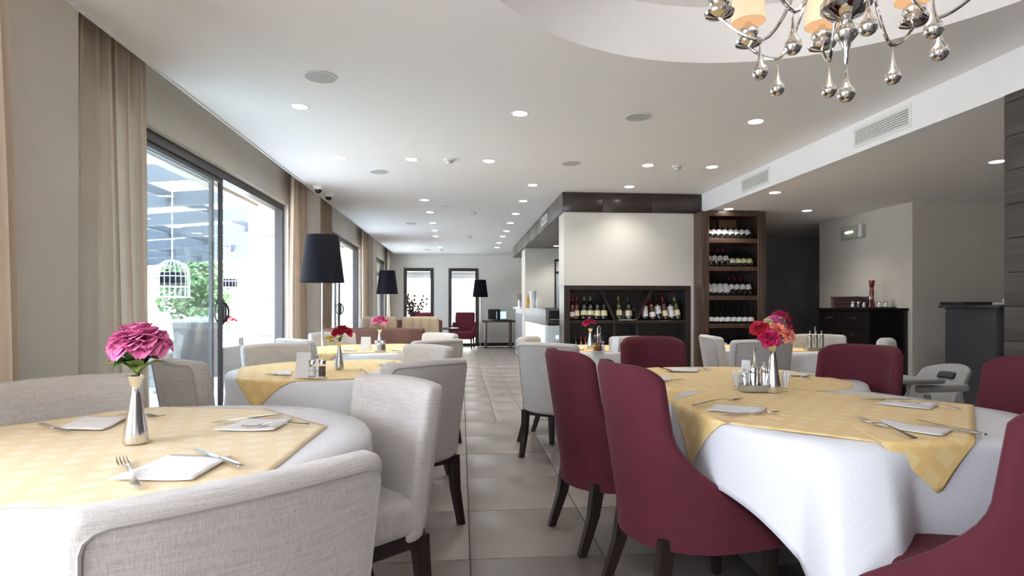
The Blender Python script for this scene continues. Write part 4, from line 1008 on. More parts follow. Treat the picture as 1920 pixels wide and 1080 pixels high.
for k in range(8):
    a = radians(22.5+45*k); ca, sa = cos(a), sin(a)
    pts = []
    r0, r1 = .06, .42
    for i in range(25):
        u = i/24
        if u < .16: v = u/.16; r = r0+.06*v; z = 2.42-.0*v-.02*v*v
        else:
            v = (u-.16)/.84; ph = -pi*v; r = .27-.15*cos(ph); z = 2.13+(.27*(1-v)+.12*v)*(abs(cos(pi*v))**1.25 if True else 0)
            if v > .5: z = 2.13+.105*(abs(cos(pi*v))**1.6)
            else: z = 2.13+.27*(abs(cos(pi*v))**1.6)
        pts.append((r*ca, r*sa, zc(z)))
    MB().tube(pts, .0065, 8).build('arm', chrome, t)
    x, y = .42*ca, .42*sa
    c = MB().lathe([(.001, zc(2.232)), (.02, zc(2.233)), (.05, zc(2.243)), (.055, zc(2.252)), (.053, zc(2.253)), (.03, zc(2.246)), (.016, zc(2.250)), (.013, zc(2.265)), (.03, zc(2.272)), (.041, zc(2.288)), (.040, zc(2.302)), (.026, zc(2.318)), (.014, zc(2.322)), (.012, zc(2.345))], 28, (x, y, 0)).build('candle_cup', chrome, t)
    MB().lathe([(.012, zc(2.33)), (.012, zc(2.37)), (.020, zc(2.40)), (.022, zc(2.42)), (.012, zc(2.45)), (.001, zc(2.455))], 14, (x, y, 0)).build('bulb', bulb_emit, t)
    MB().lathe([(.068, zc(2.335)), (.060, zc(2.50)), (.058, zc(2.50)), (.066, zc(2.335))], 32, (x, y, 0)).build('lamp_shade', shade_emit, t)
    drop(.28*ca, .28*sa, 2.112, .95, .95)
l = bpy.data.lights.new('chandelier_light', 'POINT'); l.energy = 2; l.color = (1, .85, .66); l.shadow_soft_size = .25
o = bpy.data.objects.new('chandelier_light', l); COL.objects.link(o); o.location = (chx, chy, 2.44)

# ================================================================== FLOOR LAMPS
def make_lamp():
    t = thing('floor_lamp', 'x', 'floor lamp', group='black shaded floor lamps')
    MB().lathe([(.001, 0), (.17, 0), (.17, .012), (.16, .018), (.02, .026), (.001, .026)], 32).build('base', chrome, t)
    MB().lathe([(.011, .02), (.011, 1.40)], 14).build('pole', chrome, t)
    m = MB(); m.lathe([(.215, 1.395), (.155, 1.87), (.152, 1.87), (.212, 1.395)], 48); m.build('lamp_shade', shade_black, t)
    m = MB(); m.lathe([(.001, 1.862), (.153, 1.862), (.153, 1.866), (.001, 1.866)], 32); m.build('shade_top', shade_black, t)
    m = MB()
    for k in range(3): m.tube([(0, 0, 1.42), (.205*cos(k*2.094), .205*sin(k*2.094), 1.41)], .002, 5)
    m.tube([(0, 0, 1.40), (0, 0, 1.46)], .02, 10); m.build('shade_ring', chrome, t)
    MB().lathe([(.014, 1.46), (.030, 1.50), (.030, 1.53), (.001, 1.57)], 14).build('bulb', white_paint, t)
    return t
L0 = make_lamp(); L0.location = (-1.43, 6.55, 0); L0['label'] = 'nearest floor lamp with large black shade beside the curtain and sofa'
L0.location = (-1.40, 6.08, 0)
dup(L0, (-1.5, 12.1, 0), 0, 'middle floor lamp with black shade before the third window'); dup(L0, (.52, 16.2, 0), 0, 'farthest floor lamp with black shade by the desk and red armchair')

# ================================================================== LOUNGE
def sofa(x, y, rz, w_, label, m=leather, h=.9, n=2):
    t = thing('sofa', label, 'sofa', (x, y, 0), rz, 'lounge sofas')
    MB().rbox((w_, .14, h-.06), .035, (0, -.33, (h+.06)/2), n=(6,1,3), k=3, fn=lambda p: Vector((p.x, p.y-(p.z-.4)*.10, p.z))).build('backrest', m, t)
    MB().rbox((w_, .66, .22), .03, (0, .02, .24), n=(4,2,1), k=2).build('seat_base', m, t)
    for k in range(n): MB().rbox((w_/n-.03, .56, .14), .04, (-w_/2+w_/n*(k+.5), .06, .41), n=(3,3,1), k=3).build('seat_cushion', m, t)
    for sx in (-1, 1):
        for sy in (-.26, .30): MB().taper((sx*(w_/2-.08), sy, .14), (sx*(w_/2-.07), sy, 0), .05, .035).build('leg', leg_wood, t)
    return t
def px_at(px, Y): return Y*tan(math.atan((px-960)/FPX)+YAW)
a_, b_ = px_at(606, 7.0), px_at(797, 7.0)
sofa((a_+b_)/2, 7.36, 0, b_-a_, 'long brown leather sofa with its back to us behind the third left table', h=.90)
def tufted(x, y, rz, w_, label, m=cream):
    t = thing('armchair', label, 'armchair', (x, y, 0), rz, 'tufted cream armchairs')
    nb = 4
    def f(p):
        if p.y > -.24:
            uu = (p.x/w_+.5)*nb; s_ = abs(sin(pi*uu)); dd = abs(sin(pi*(p.z-.42)/.27)); p = Vector((p.x, p.y+.035*s_*(.4+.6*dd)-.02, p.z))
        k = max(0, p.z-.45)
        return Vector((p.x*(1-.10*k), p.y-k*.16, p.z))
    MB().rbox((w_, .16, .62), .05, (0, -.28, .67), n=(24,2,10), k=3, fn=f).build('backrest', m, t)
    bt = MB()
    for k in range(1, nb):
        for z in (.62, .86): bt.rbox((.026, .014, .026), .006, ((k/nb-.5)*w_*.95, -.215-(z-.45)*.16, z), n=(1,1,1), k=2)
    bt.build('buttons', m, t)
    MB().rbox((w_, .60, .20), .05, (0, .02, .34), n=(4,4,1), k=3).build('seat', m, t)
    for sx in (-1, 1): MB().rbox((.07, .56, .26), .03, (sx*(w_/2-.035), 0, .50), n=(1,4,2), k=2).build('armrest', m, t)
    for sx in (-1, 1):
        for sy in (-.24, .26): MB().taper((sx*(w_/2-.08), sy, .26), (sx*(w_/2-.06), sy, 0), .05, .03).build('leg', leg_wood, t)
    return t
# they face away from the window wall towards us, seen from the front above the sofa
tufted((px_at(673, 9.2)+px_at(732, 9.2))/2, 9.3, pi, .60, 'cream tufted armchair at the window side behind the brown sofa')
tufted((px_at(753, 9.3)+px_at(817, 9.3))/2, 9.4, pi, .62, 'cream tufted armchair nearer the aisle behind the brown sofa')
sofa((px_at(733, 11.2)+px_at(830, 11.2))/2, 11.4, 0, px_at(830, 11.2)-px_at(733, 11.2), 'second brown leather sofa behind the cream armchairs', h=.90)
def red_armchair(x, y, rz, label, s=1):
    t = thing('armchair', label, 'armchair', (x, y, 0), rz, 'dark red armchairs'); 
    MB().rbox((.54, .14, .60), .05, (0, -.26, .68), n=(4,1,4), k=3, fn=lambda p: Vector((p.x, p.y-(p.z-.4)*.15, p.z))).build('backrest', red_vel, t)
    MB().rbox((.58, .58, .20), .05, (0, .02, .36), n=(4,4,1), k=3).build('seat', red_vel, t)
    for sx in (-1, 1):
        MB().rbox((.08, .54, .28), .035, (sx*.30, -.0, .44), n=(1,6,3), k=2, fn=lambda p: Vector((p.x, p.y, p.z+(max(0, -p.y)*.55 if p.z > .45 else 0)))).build('armrest', red_vel, t)
        for sy in (-.24, .25): MB().taper((sx*.24, sy, .27), (sx*.26, sy*1.1, 0), .045, .025).build('leg', leg_wood, t)
    bt = MB()
    for dx in (-.14, 0, .14):
        for z in (.72, .86): bt.rbox((.03, .012, .03), .005, (dx, -.195-(z-.4)*.15, z), n=(1,1,1), k=2)
    bt.build('buttons', red_vel, t); return t
red_armchair(px_at(869, 15.9), 15.95, pi-.15, 'dark red armchair in front of the right tall back window')
red_armchair(px_at(788, 15.3), 15.4, pi, 'dark red armchair half hidden behind the cream armchair')
def low_table(x, y, w_, d, h, label, m=espresso):
    t = thing('coffee_table', label, 'table', (x, y, 0), 0, 'lounge tables')
    MB().rbox((w_, d, .03), .006, (0, 0, h-.015), n=(1,1,1), k=2).build('table_top', m, t)
    for sx in (-1, 1):
        for sy in (-1, 1): MB().taper((sx*(w_/2-.04), sy*(d/2-.04), h-.03), (sx*(w_/2-.04), sy*(d/2-.04), 0), .04, .035).build('leg', m, t)
    return t
low_table(px_at(832, 14.2), 14.3, .7, .7, .62, 'dark lounge table beside the dark red armchair')
low_table(px_at(765, 13.0), 13.1, .9, .6, .72, 'dark lounge table carrying the twig arrangement')
# twigs in a green pot
px_, py_ = px_at(772, 13.0), 13.05
t = thing('potted_twigs', 'arrangement of dark budding twigs in a round green pot by the left tall window', 'plant', (px_, py_, .72))
MB().lathe([(.001, 0), (.07, 0), (.11, .05), (.12, .10), (.10, .16), (.085, .17), (.08, .165), (.001, .13)], 24).build('pot', pot_green, t)
rd = random.Random(4); tw = MB(); bd = MB()
for k in range(16):
    a = rd.uniform(0, 6.28); s_ = rd.uniform(.05, .34); hh = rd.uniform(.30, .56); pts = [(0, 0, .14)]
    for i in range(1, 7): v = i/6; pts.append((s_*v*cos(a)+rd.uniform(-.02, .02), s_*v*sin(a)+rd.uniform(-.02, .02), .14+hh*v)); bd.rbox((.045, .045, .05), .018, pts[-1], n=(1,1,1), k=1)
    tw.tube(pts, [.009]*6+[.004], 5)
tw.build('twigs', stem_m, t); o = bd.build('buds', mat('dark_bud', (.09, .035, .04), .7), t); o['kind'] = 'stuff'
# desk with monitor
dx0, dx1 = px_at(903, 15.9), px_at(966, 15.9)
t = thing('desk', 'dark wooden desk against the back wall by the farthest floor lamp', 'desk', ((dx0+dx1)/2, 16.1, 0)); W = dx1-dx0
MB().rbox((W, .6, .04), .005, (0, 0, .73), n=(1,1,1), k=2).build('desk_top', espresso, t)
for sx in (-1, 1):
    MB().rbox((.05, .5, .71), .005, (sx*(W/2-.12), 0, .355), n=(1,1,1), k=1).build('leg', walnut, t)
x0 = px_at(942, 16.0)
t = thing('laptop', 'open laptop with lit screen on the desk', 'laptop', (x0+.05, 16.05, .752), .5); MB().rbox((.36, .25, .02), .004, (0, 0, .01), n=(1,1,1), k=1).build('keyboard_base', black_m, t)
m = MB(); m.rbox((.36, .015, .25), .004, (0, .14, .14), n=(1,1,1), k=1); m.build('lid', black_m, t); MB().box((-.16, .13, .04), (.16, .1315, .25)).build('screen', screen_m, t)
t = thing('monitor', 'dark monitor left of the laptop on the desk', 'monitor', (x0-.22, 16.1, .75), .1); MB().rbox((.34, .03, .28), .006, (0, 0, .17), n=(1,1,1), k=1).build('housing', black_m, t); MB().lathe([(.001, 0), (.08, 0), (.08, .01), (.02, .02), (.02, .06)], 16).build('stand', black_m, t)

# ================================================================== BAR
t = thing('bar_counter', 'bar counter with steel front, backlit panels and black end', 'counter', (1.6, 10.5, 0))
def P(nm, mb, m, sm=False): return part(nm, mb, m, t, sm)
P('counter_top', MB().rbox((.66, 3.0, .03), .005, (1.63, 10.54, 1.095), n=(1,1,1), k=1), brushed_dark)
P('front_panel', bx((1.31, 9.06, .86), (1.36, 12.06, 1.08)), brushed_dark); P('body', bx((1.36, 9.06, .0), (1.92, 12.06, 1.08)), espresso); P('plinth', bx((1.33, 9.10, 0), (1.36, 12.0, .10)), espresso)
for k in range(3): P('backlit_panel', bx((1.315, 9.14+k*.97, .12), (1.355, 9.14+k*.97+.95, .84)), panel_glow)
t = thing('side_counter', 'narrow white-topped counter with steel door behind the bar pier', 'counter', (1.5, 13.6, 0))
P('counter_top', bx((1.28, 12.78, 1.08), (1.9, 14.5, 1.13)), white_paint); P('body', bx((1.34, 12.80, 0), (1.86, 14.45, 1.08)), white_paint); P('steel_door', bx((1.32, 12.9, .08), (1.34, 14.3, .98)), brushed_dark)
def onbar(name, label, cat, x, y, prof, m, z=1.11, n=16): 
    o = MB().lathe(prof, n).build(name, m); o.location = (x, y, z); return tag(o, label, cat)
onbar('glass_vase', 'tall flared frosted glass on the bar counter', 'glass', px_at(999, 10.8), 10.8, [(.001, 0), (.06, 0), (.05, .01), (.045, .1), (.07, .32), (.065, .32), (.04, .1), (.001, .02)], mat('frosted', (.75, .78, .8), .25))
onbar('juice_bottle', 'orange juice bottle at the end of the bar counter', 'bottle', px_at(990, 11.4), 11.4, [(.001, 0), (.035, 0), (.035, .16), (.015, .21), (.015, .25), (.001, .25)], mat('orange_juice', (.75, .35, .05), .3))
for i, (px, py) in enumerate(((996, 10.9), (1004, 10.4), (1010, 10.0))): onbar('glass_jug' if i else 'glass_cup', ('small glass cup at the front of the bar counter', 'glass jug on the tray of the bar counter', 'second glass jug farther along the bar tray')[i], 'jug' if i else 'glass', px_at(px, py), py, [(.001, 0), (.035, 0), (.045, .05), (.03, .10+.05*(i > 0)), (.036, .13+.05*(i > 0)), (.033, .13+.05*(i > 0)), (.027, .10), (.040, .05), (.001, .01)], clear_glass)
o = MB().rbox((.30, .5, .015), .006, (0, 0, .0075), n=(1,1,1), k=1).build('tray', steel); o.location = (px_at(1012, 9.6)+.08, 9.5, 1.11); tag(o, 'steel tray on the bar counter near its dark end', 'tray')
q = thing('straw_holder', 'holder of brown sticks on the white-topped side counter', 'holder', (px_at(975, 13.4), 13.4, 1.13)); MB().lathe([(.001, 0), (.05, 0), (.045, .16), (.04, .16), (.001, .02)], 14).build('holder', brushed, q)
m = MB(); rd = random.Random(1)
for k in range(14): a = rd.uniform(0, 6.28); m.tube([(.02*cos(a), .02*sin(a), .03), (.07*cos(a), .07*sin(a), .30)], .006, 5)
o = m.build('sticks', mat('brown_stick', (.30, .18, .08), .7), q); o['kind'] = 'stuff'
# coffee machine and leaflet box seen in the bar gap
t = thing('leaflet_box', 'pale box with green print standing by the bar end', 'box', (px_at(1043, 8.7), 8.75, 0)); MB().rbox((.30, .22, .86), .008, (0, 0, .43), n=(1,1,1), k=1).build('body', mat('pale_blue_box', (.60, .66, .70), .5), t)
MB().box((-.06, -.1125, .50), (.03, -.111, .62)).build('print', poster_m, t); MB().box((-.02, -.113, .66), (.03, -.1115, .72)).build('print', screen_m, t)
t = thing('coffee_grinder', 'black machine on top of the pale box by the bar end', 'machine', (px_at(1043, 8.7), 8.75, .862)); MB().rbox((.26, .20, .07), .01, (0, 0, .035), n=(1,1,1), k=1).build('housing', black_m, t); MB().tube([(-.10, -.08, .09), (.10, -.08, .09)], .008, 8).build('rail', chrome, t)

# ================================================================== WINE
def bottle_proto(kind):
    """lying direction is given by the holder; stands along +z, 0.30 long"""
    g, lb, cp, fat, ly = {'bordeaux': (bottle_g, label_w, cap_blk, 1, (.07, .17)), 'redcap': (bottle_g, label_w, cap_red, 1, (.08, .16)), 'cream': (bottle_g, label_c, cap_blk, 1.12, (.04, .11)), 'long': (bottle_g, label_w, cap_blk, 1, (.03, .17)), 'flask': (bottle_g, label_w, cap_blk, 1.25, (.01, .065)), 'rose': (bottle_r, label_c, cap_red, 1, (.04, .11)), 'pink': (bottle_r, label_w, cap_red, 1.05, (.03, .09)), 'olive': (bottle_y, label_c, cap_gold, 1, (.05, .12)), 'champagne': (bottle_g, label_c, cap_gold, 1.2, (.05, .11))}[kind]
    t = thing('wine_bottle', 'x', 'bottle'); r = .037*fat
    if kind == 'flask': prof = [(.001, 0), (r*.9, 0), (r*1.05, .03), (r*1.05, .08), (r*.6, .13), (.015, .16), (.013, .27), (.016, .275), (.016, .29), (.001, .29)]
    else: prof = [(.001, 0), (r*.95, 0), (r, .006), (r, .185), (r*.8, .205), (.016, .235), (.0135, .25), (.0135, .285), (.016, .288), (.016, .298), (.001, .299)]
    MB().lathe(prof, 18).build('glass_body', g, t)
    MB().lathe([(r*1.05+.0012 if kind == 'flask' else r+.0012, ly[0]), (r*1.05+.0012 if kind == 'flask' else r+.0012, ly[1])], 18).build('label', lb, t)
    MB().lathe([(.0148, .245), (.0148, .286), (.0172, .288), (.0172, .30), (.001, .301)], 14).build('capsule', cp, t)
    return t
protos = {}
def bottle(kind, x, y, z, label, tiltx=0, tilty=0, group='wine bottles on the shelves', s=1):
    if kind not in protos: protos[kind] = bottle_proto(kind); o = protos[kind]; o['label'] = label; o['group'] = group
    else: o = dup(protos[kind], (0, 0, 0), 0, label, group)
    o.location = (x, y, z); o.rotation_euler = (tiltx, tilty, 0); o.scale = (s,)*3; return o
# tall cabinet
cx0, cx1, cyf, cyb = 3.0, 3.84, 7.12, 7.5
t = thing('wine_cabinet', 'tall open wine cabinet of dark walnut against the white block', 'cabinet', (3.42, 7.3, 0))
P('side_panel', bx((cx0, cyf+.02, 0), (cx0+.03, cyb, LZ-.01)), walnut); P('side_panel', bx((cx1-.03, cyf+.02, 0), (cx1, cyb, LZ-.01)), walnut)
P('back_panel', bx((cx0+.03, cyb-.02, 0), (cx1-.03, cyb, LZ-.01)), black_wood)
for a, b in ((cx0, cx0+.10), (cx1-.10, cx1)):
    P('stile', MB().rbox((b-a, .025, LZ-.02), .005, ((a+b)/2, cyf+.0125, (LZ-.02)/2), n=(1,1,1), k=1), walnut)
    for k in range(3): P('fluting', MB().rbox((.012, .012, 2.0), .004, (a+.028+k*.022, cyf-.002, 1.15), n=(1,1,1), k=1), walnut)
P('top_rail', bx((cx0+.10, cyf, LZ-.07), (cx1-.10, cyf+.03, LZ-.01)), walnut); P('inner_top', bx((cx0+.03, cyf+.03, LZ-.035), (cx1-.03, cyb-.02, LZ-.012)), walnut)
def zpx(py, Yc=7.35): return H-(py-HY)*Yc/FPX
shz = [zpx(450), zpx(503), zpx(558), zpx(611), zpx(672), zpx(740)]
for z in shz: P('shelf', MB().rbox((cx1-cx0-.06, cyb-cyf-.04, .055), .004, ((cx0+cx1)/2, (cyf+cyb)/2, z-.0275+.025), n=(1,1,1), k=1), walnut)
P('kick_board', bx((cx0+.03, cyf+.02, 0), (cx1-.03, cyf+.04, .12)), walnut)
rows = [(['bordeaux']*8, 'top', .50), (['redcap']*4+['cream']*4, 'second', .30), (['long']*4+['redcap']*4, 'third', .30), (['flask']*8, 'fourth', .08), (['bordeaux']*6, 'fifth', .25)]
for (ks, nm, tl), z in zip(rows, shz):
    n_ = len(ks)
    for i, k in enumerate(ks):
        xx = cx0+.165+(cx1-cx0-.31)*(i/(n_-1))
        sc = .98
        bottle(k, xx, cyf+.10, z+.030, '%s bottle from the left on the %s shelf of the tall wine cabinet' % (ORD[i], nm), -tl-.35, .05 if k != 'flask' else 0, s=sc)
# placard boards leaning on the top shelf
for i, (a, b) in enumerate(((.13, .33), (.36, .60))):
    o = MB().rbox((b-a, .02, .20), .004, (0, 0, 0), n=(1,1,1), k=1).build('wooden_board', wood('honey_wood', (.16, .09, .045), (.24, .14, .07), .4, 0) if i else walnut); o.location = (cx0+(a+b)/2, cyb-.08, shz[0]+.17+.03); o.rotation_euler = (-.15, 0, 0)
    tag(o, ('dark wooden board leaning at the back of the top cabinet shelf', 'honey-coloured wooden board leaning at the back of the top cabinet shelf')[i], 'board')
# niche unit
nx0, nx1 = 1.30, 2.955; nyf, nyb = 7.36, 7.72; NT = 1.417
t = thing('wine_niche', 'low black-brown wine shelf with slanted dividers built under the plastered block', 'shelf', (2.1, 7.5, 0))
def rb(a, b, r=.004): return MB().rbox(tuple(abs(q-p) for p, q in zip(a, b)), r, tuple((p+q)/2 for p, q in zip(a, b)), n=(1,1,1), k=1)
P('side_panel', rb((nx0, nyf, 0), (nx0+.075, nyb, NT)), black_wood); P('side_panel', rb((nx1-.06, nyf, 0), (nx1, nyb, NT)), black_wood)
P('top_rail', rb((nx0+.075, nyf, NT-.06), (nx1-.06, nyb, NT)), black_wood); P('back_panel', bx((nx0+.075, nyb-.02, 0), (nx1-.06, nyb, NT-.06)), black_wood)
SZ = zpx(601, 7.5)
P('shelf', rb((nx0+.075, nyf+.02, SZ-.04), (nx1-.06, nyb-.02, SZ)), black_wood); P('shelf', rb((nx0+.075, nyf+.02, .42), (nx1-.06, nyb-.02, .46)), black_wood)
for px in (1150, 1193): xx = px_at(px, 7.45); P('divider', rb((xx-.014, nyf+.04, .46), (xx+.014, nyb-.02, SZ-.04)), black_wood)
for (pa, pb) in (((1126), (1152)), ((1220), (1193))):
    xa, xb_ = px_at(pa, 7.45), px_at(pb, 7.45); m = MB(); d = .016
    m.add([(xa-d, nyf+.06, NT-.06), (xa+d, nyf+.06, NT-.06), (xa+d, nyb-.02, NT-.06), (xa-d, nyb-.02, NT-.06), (xb_-d, nyf+.06, SZ), (xb_+d, nyf+.06, SZ), (xb_+d, nyb-.02, SZ), (xb_-d, nyb-.02, SZ)], [(0,1,2,3),(7,6,5,4),(4,5,1,0),(5,6,2,1),(6,7,3,2),(7,4,0,3)]); P('slanted_divider', m, black_wood)
nb = [('pink', 1073), ('rose', 1082), ('champagne', 1096), ('champagne', 1108), ('cream', 1121), ('cream', 1134), ('olive', 1163), ('cream', 1181), ('long', 1212), ('pink', 1227), ('bordeaux', 1239), ('rose', 1251), ('long', 1263), ('olive', 1274)]
for i, (k, px) in enumerate(nb): bottle(k, px_at(px, 7.42), 7.46, SZ+.014, '%s bottle from the left on the upper shelf of the low wine niche' % ORD[i], -.22, -.12 if i > 8 else (.05 if i < 6 else 0))
for i, px in enumerate((1082, 1092, 1101, 1134, 1242, 1255, 1268)): bottle(('bordeaux', 'redcap', 'rose')[i % 3], px_at(px, 7.42), 7.50, .462, '%s bottle from the left on the lower shelf of the low wine niche' % ORD[i], -.10)
q = thing('wire_basket', 'wire bottle holder between the slanted dividers of the wine niche', 'holder', (px_at(1175, 7.4), 7.42, SZ))
MB().rbox((.22, .12, .012), .004, (0, 0, .006), n=(1,1,1), k=1).build('tray', brushed, q); m = MB()
for dx in (-.08, 0, .08): m.tube([(dx-.03, -.05, .01), (dx-.035, -.05, .12), (dx, -.05, .15), (dx+.035, -.05, .12), (dx+.03, -.05, .01)], .003, 6)
m.build('wires', chrome, q)

# ================================================================== RIGHT SIDE FURNITURE
t = thing('dresser', 'black lacquered dresser with steel drawer pulls against the alcove wall', 'dresser', (4.92, 6.85, 0))
dy0, dy1, dxf, dxb, dz = 6.40, 7.34, 4.67, 5.17, 1.13
P('body', rb((dxf+.02, dy0, .05), (dxb, dy1, dz-.03)), espresso); P('top', rb((dxf-.01, dy0-.02, dz-.03), (dxb, dy1+.02, dz)), espresso); P('plinth', rb((dxf+.05, dy0+.02, 0), (dxb, dy1-.02, .05)), espresso)
for c_ in range(2):
    ya = dy0+.02+c_*.46
    for r_2 in range(5):
        za = dz-.05-(r_2+1)*.20
        if za < .06: continue
        d = P('drawer', rb((dxf, ya, za), (dxf+.025, ya+.44, za+.19)), espresso)
        h_ = MB().rbox((.014, .10, .012), .004, (dxf-.014, ya+.22, za+.13), n=(1,2,1), k=2).build('drawer_pull', steel, None, True); h_.parent = d
        d.matrix_parent_inverse = Matrix.Translation(-Vector(t.location))
def on_dresser(px, Y): return (px_at(px, Y), Y)
for i in range(9):
    o = MB().rbox((.34, .34, .010), .004, (0, 0, .005), n=(2,2,1), k=1, fn=lambda p: Vector((p.x, p.y, p.z+.010*(abs(p.x)/.17)**6))).build('placemat', placemat_m); o.location = (4.93+random.uniform(-.006, .006), 7.06+random.uniform(-.006, .006), dz+.001+i*.0155); o.rotation_euler = (0, 0, .55+random.uniform(-.04, .04))
    tag(o, 'square burgundy tray, %s from the bottom of the stack on the dresser' % ORD[i], 'tray', 'burgundy trays stacked on the dresser')
x, y = 4.98, 6.74
q = thing('pepper_mill', 'tall red lacquered pepper mill on the dresser', 'mill', (x, y, dz+.012)); MB().lathe([(.001, 0), (.032, 0), (.034, .03), (.024, .08), (.020, .12), (.026, .18), (.020, .22), (.022, .24)], 24).build('body', red_gloss, q); MB().lathe([(.018, .24), (.030, .26), (.028, .29), (.034, .31), (.032, .325), (.001, .328)], 24).build('head', red_gloss, q)
o = MB().lathe([(.001, 0), (.25, 0), (.27, .012), (.262, .012), (.245, .004), (.001, .004)], 40, ey=.8).build('serving_tray', mat('olive_tray', (.16, .14, .12), .5)); o.location = (4.93, 6.67, dz+.001); tag(o, 'oval grey serving tray on the near end of the dresser', 'tray')
for i, (dx, dy, h_, fm) in enumerate(((-.16, .12, .07, salt_m), (-.10, .10, .07, pepper_m), (-.05, .07, .06, salt_m), (.0, .03, .13, vinegar_m), (.07, -.03, .065, salt_m), (.13, -.06, .065, salt_m))):
    q = thing('oil_bottle' if i == 3 else 'salt_shaker', ('dark vinegar bottle beside the red mill on the dresser' if i == 3 else '%s small glass shaker from the left on the dresser tray' % ORD[i if i < 3 else i-1]), 'bottle' if i == 3 else 'shaker', (4.93+dx, 6.67+dy, dz+.006), 0, 'shakers on the dresser tray')
    shaker(q, 0, 0, h_*1.1, .020, fm)
# dark counter by the plank wall
t = thing('service_counter', 'slate grey service counter in front of the alcove wall', 'counter', (5.8, 5.5, 0))
P('body', rb((5.07, 5.14, 0), (6.9, 5.75, 1.135)), slate); P('top', rb((5.03, 5.10, 1.135), (6.95, 5.80, 1.165)), slate)
P('side_panel', rb((5.055, 5.15, 0), (5.07, 5.74, 1.13)), slate)
for z in (.35, .62, .88, 1.10): P('screw', MB().rbox((.012, .01, .012), .003, (5.052, 5.72, z), n=(1,1,1), k=1), steel)
q = thing('menu_folder', 'black and white folder lying on the slate counter', 'folder', (px_at(1838, 5.5), 5.5, 1.166)); MB().rbox((.30, .30, .03), .008, (-.16, 0, .016), n=(1,1,1), k=1).build('black_cover', black_m, q); MB().rbox((.45, .30, .022), .006, (.22, .0, .012), n=(1,1,1), k=1).build('white_pages', napkin_m, q)
q = thing('folded_cloth', 'white crumpled cloth at the right end of the slate counter', 'cloth', (px_at(1838, 5.5)+.42, 5.5, 1.189)); MB().rbox((.20, .20, .08), .03, (0, 0, .04), n=(6,6,2), k=2, fn=lambda p: Vector((p.x, p.y, p.z*(.35+.65*(.5+p.x*2.5))))).build('fabric', napkin_m, q)
# emergency light
q = thing('emergency_light', 'white emergency wall light with small bulb on the alcove wall', 'wall light', (5.18, 7.33, 2.13)); MB().rbox((.06, .42, .17), .01, (-.03, 0, 0), n=(1,1,1), k=2).build('housing', mat('emergency_grey', (.45, .45, .42), .4), q)
MB().rbox((.02, .05, .17), .004, (-.065, -.19, 0), n=(1,1,1), k=1).build('end_cap', white_paint, q); MB().rbox((.02, .30, .12), .005, (-.067, .02, 0), n=(1,1,1), k=1).build('cover', clear_glass, q); MB().tube([(-.062, -.04, 0), (-.062, .10, 0)], .012, 10).build('tube_lamp', mat('tube_glow', (1, 1, 1), .5, emit=(1, .85, .6), es=3), q)
# high chairs
def high_chair(x, y, rz, label):
    t = thing('high_chair', label, 'high chair', (x, y, 0), rz, 'grey high chairs')
    m = MB(); 
    def sh(p):
        k = (p.z-.50)/.3
        return Vector((p.x*(1-.12*k*k), p.y-.18*max(0, k)-.10*(abs(p.x)/.2)**2*-1, p.z-.05*(abs(p.x)/.2)**2*max(0, k)))
    MB().rbox((.38, .06, .34), .028, (0, -.17, .585), n=(10,1,8), k=3, fn=sh).build('backrest', grey_plastic, t)
    MB().rbox((.13, .09, .045), .012, (0, -.165, .68), n=(2,1,1), k=2, fn=sh).build('handle_slot', black_m, t)
    MB().rbox((.40, .36, .10), .045, (0, .0, .46), n=(5,5,1), k=3).build('seat', grey_plastic, t)
    for sx in (-1, 1): MB().rbox((.045, .40, .05), .02, (sx*.21, .03, .62), n=(1,6,1), k=2).build('armrest', grey_plastic, t)
    MB().rbox((.56, .38, .035), .016, (0, .26, .665), n=(10,8,1), k=2, fn=lambda p: Vector((p.x*(1-.35*max(0, (p.y-.26)/.19)**2), p.y, p.z+(.012*(abs(p.x)/.28)**4)))).build('tray', grey_plastic, t)
    for sx in (-1, 1):
        for e, sy in ((.26, .12), (-.26, -.12)):
            MB().tube([(sx*.19, sy, .58), (sx*.23, e, .02), ], [.020, .016], 10).build('leg', grey_plastic, t)
            MB().rbox((.05, .07, .03), .012, (sx*.232, e, .015), n=(1,1,1), k=2).build('foot', black_m, t)
    MB().tube([(-.215, .20, .2), (.215, .20, .2)], .012, 8).build('crossbar', grey_plastic, t)
    return t
high_chair(3.13, 3.78, 1.68, 'grey plastic high chair with tray between the two right burgundy chairs')
q = thing('high_chair', 'pale cushioned high chair back peeping over the burgundy chair by the dresser', 'high chair', (px_at(1662, 4.3), 4.3, 0), .3, 'grey high chairs')
MB().rbox((.18, .10, .42), .045, (0, 0, .70), n=(6,2,6), k=3, fn=lambda p: Vector((p.x*(1-.5*max(0, p.z-.75)/.3), p.y, p.z))).build('backrest', mat('pale_cushion', (.55, .53, .50), .9), q)
MB().rbox((.34, .34, .06), .025, (0, .18, .50), n=(3,3,1), k=2).build('seat', grey_plastic, q)
for sx in (-1, 1):
    for e in (-.05, .36): MB().tube([(sx*.15, .10 if e < 0 else .25, .49), (sx*.22, e, .0)], .016, 8).build('leg', grey_plastic, q)

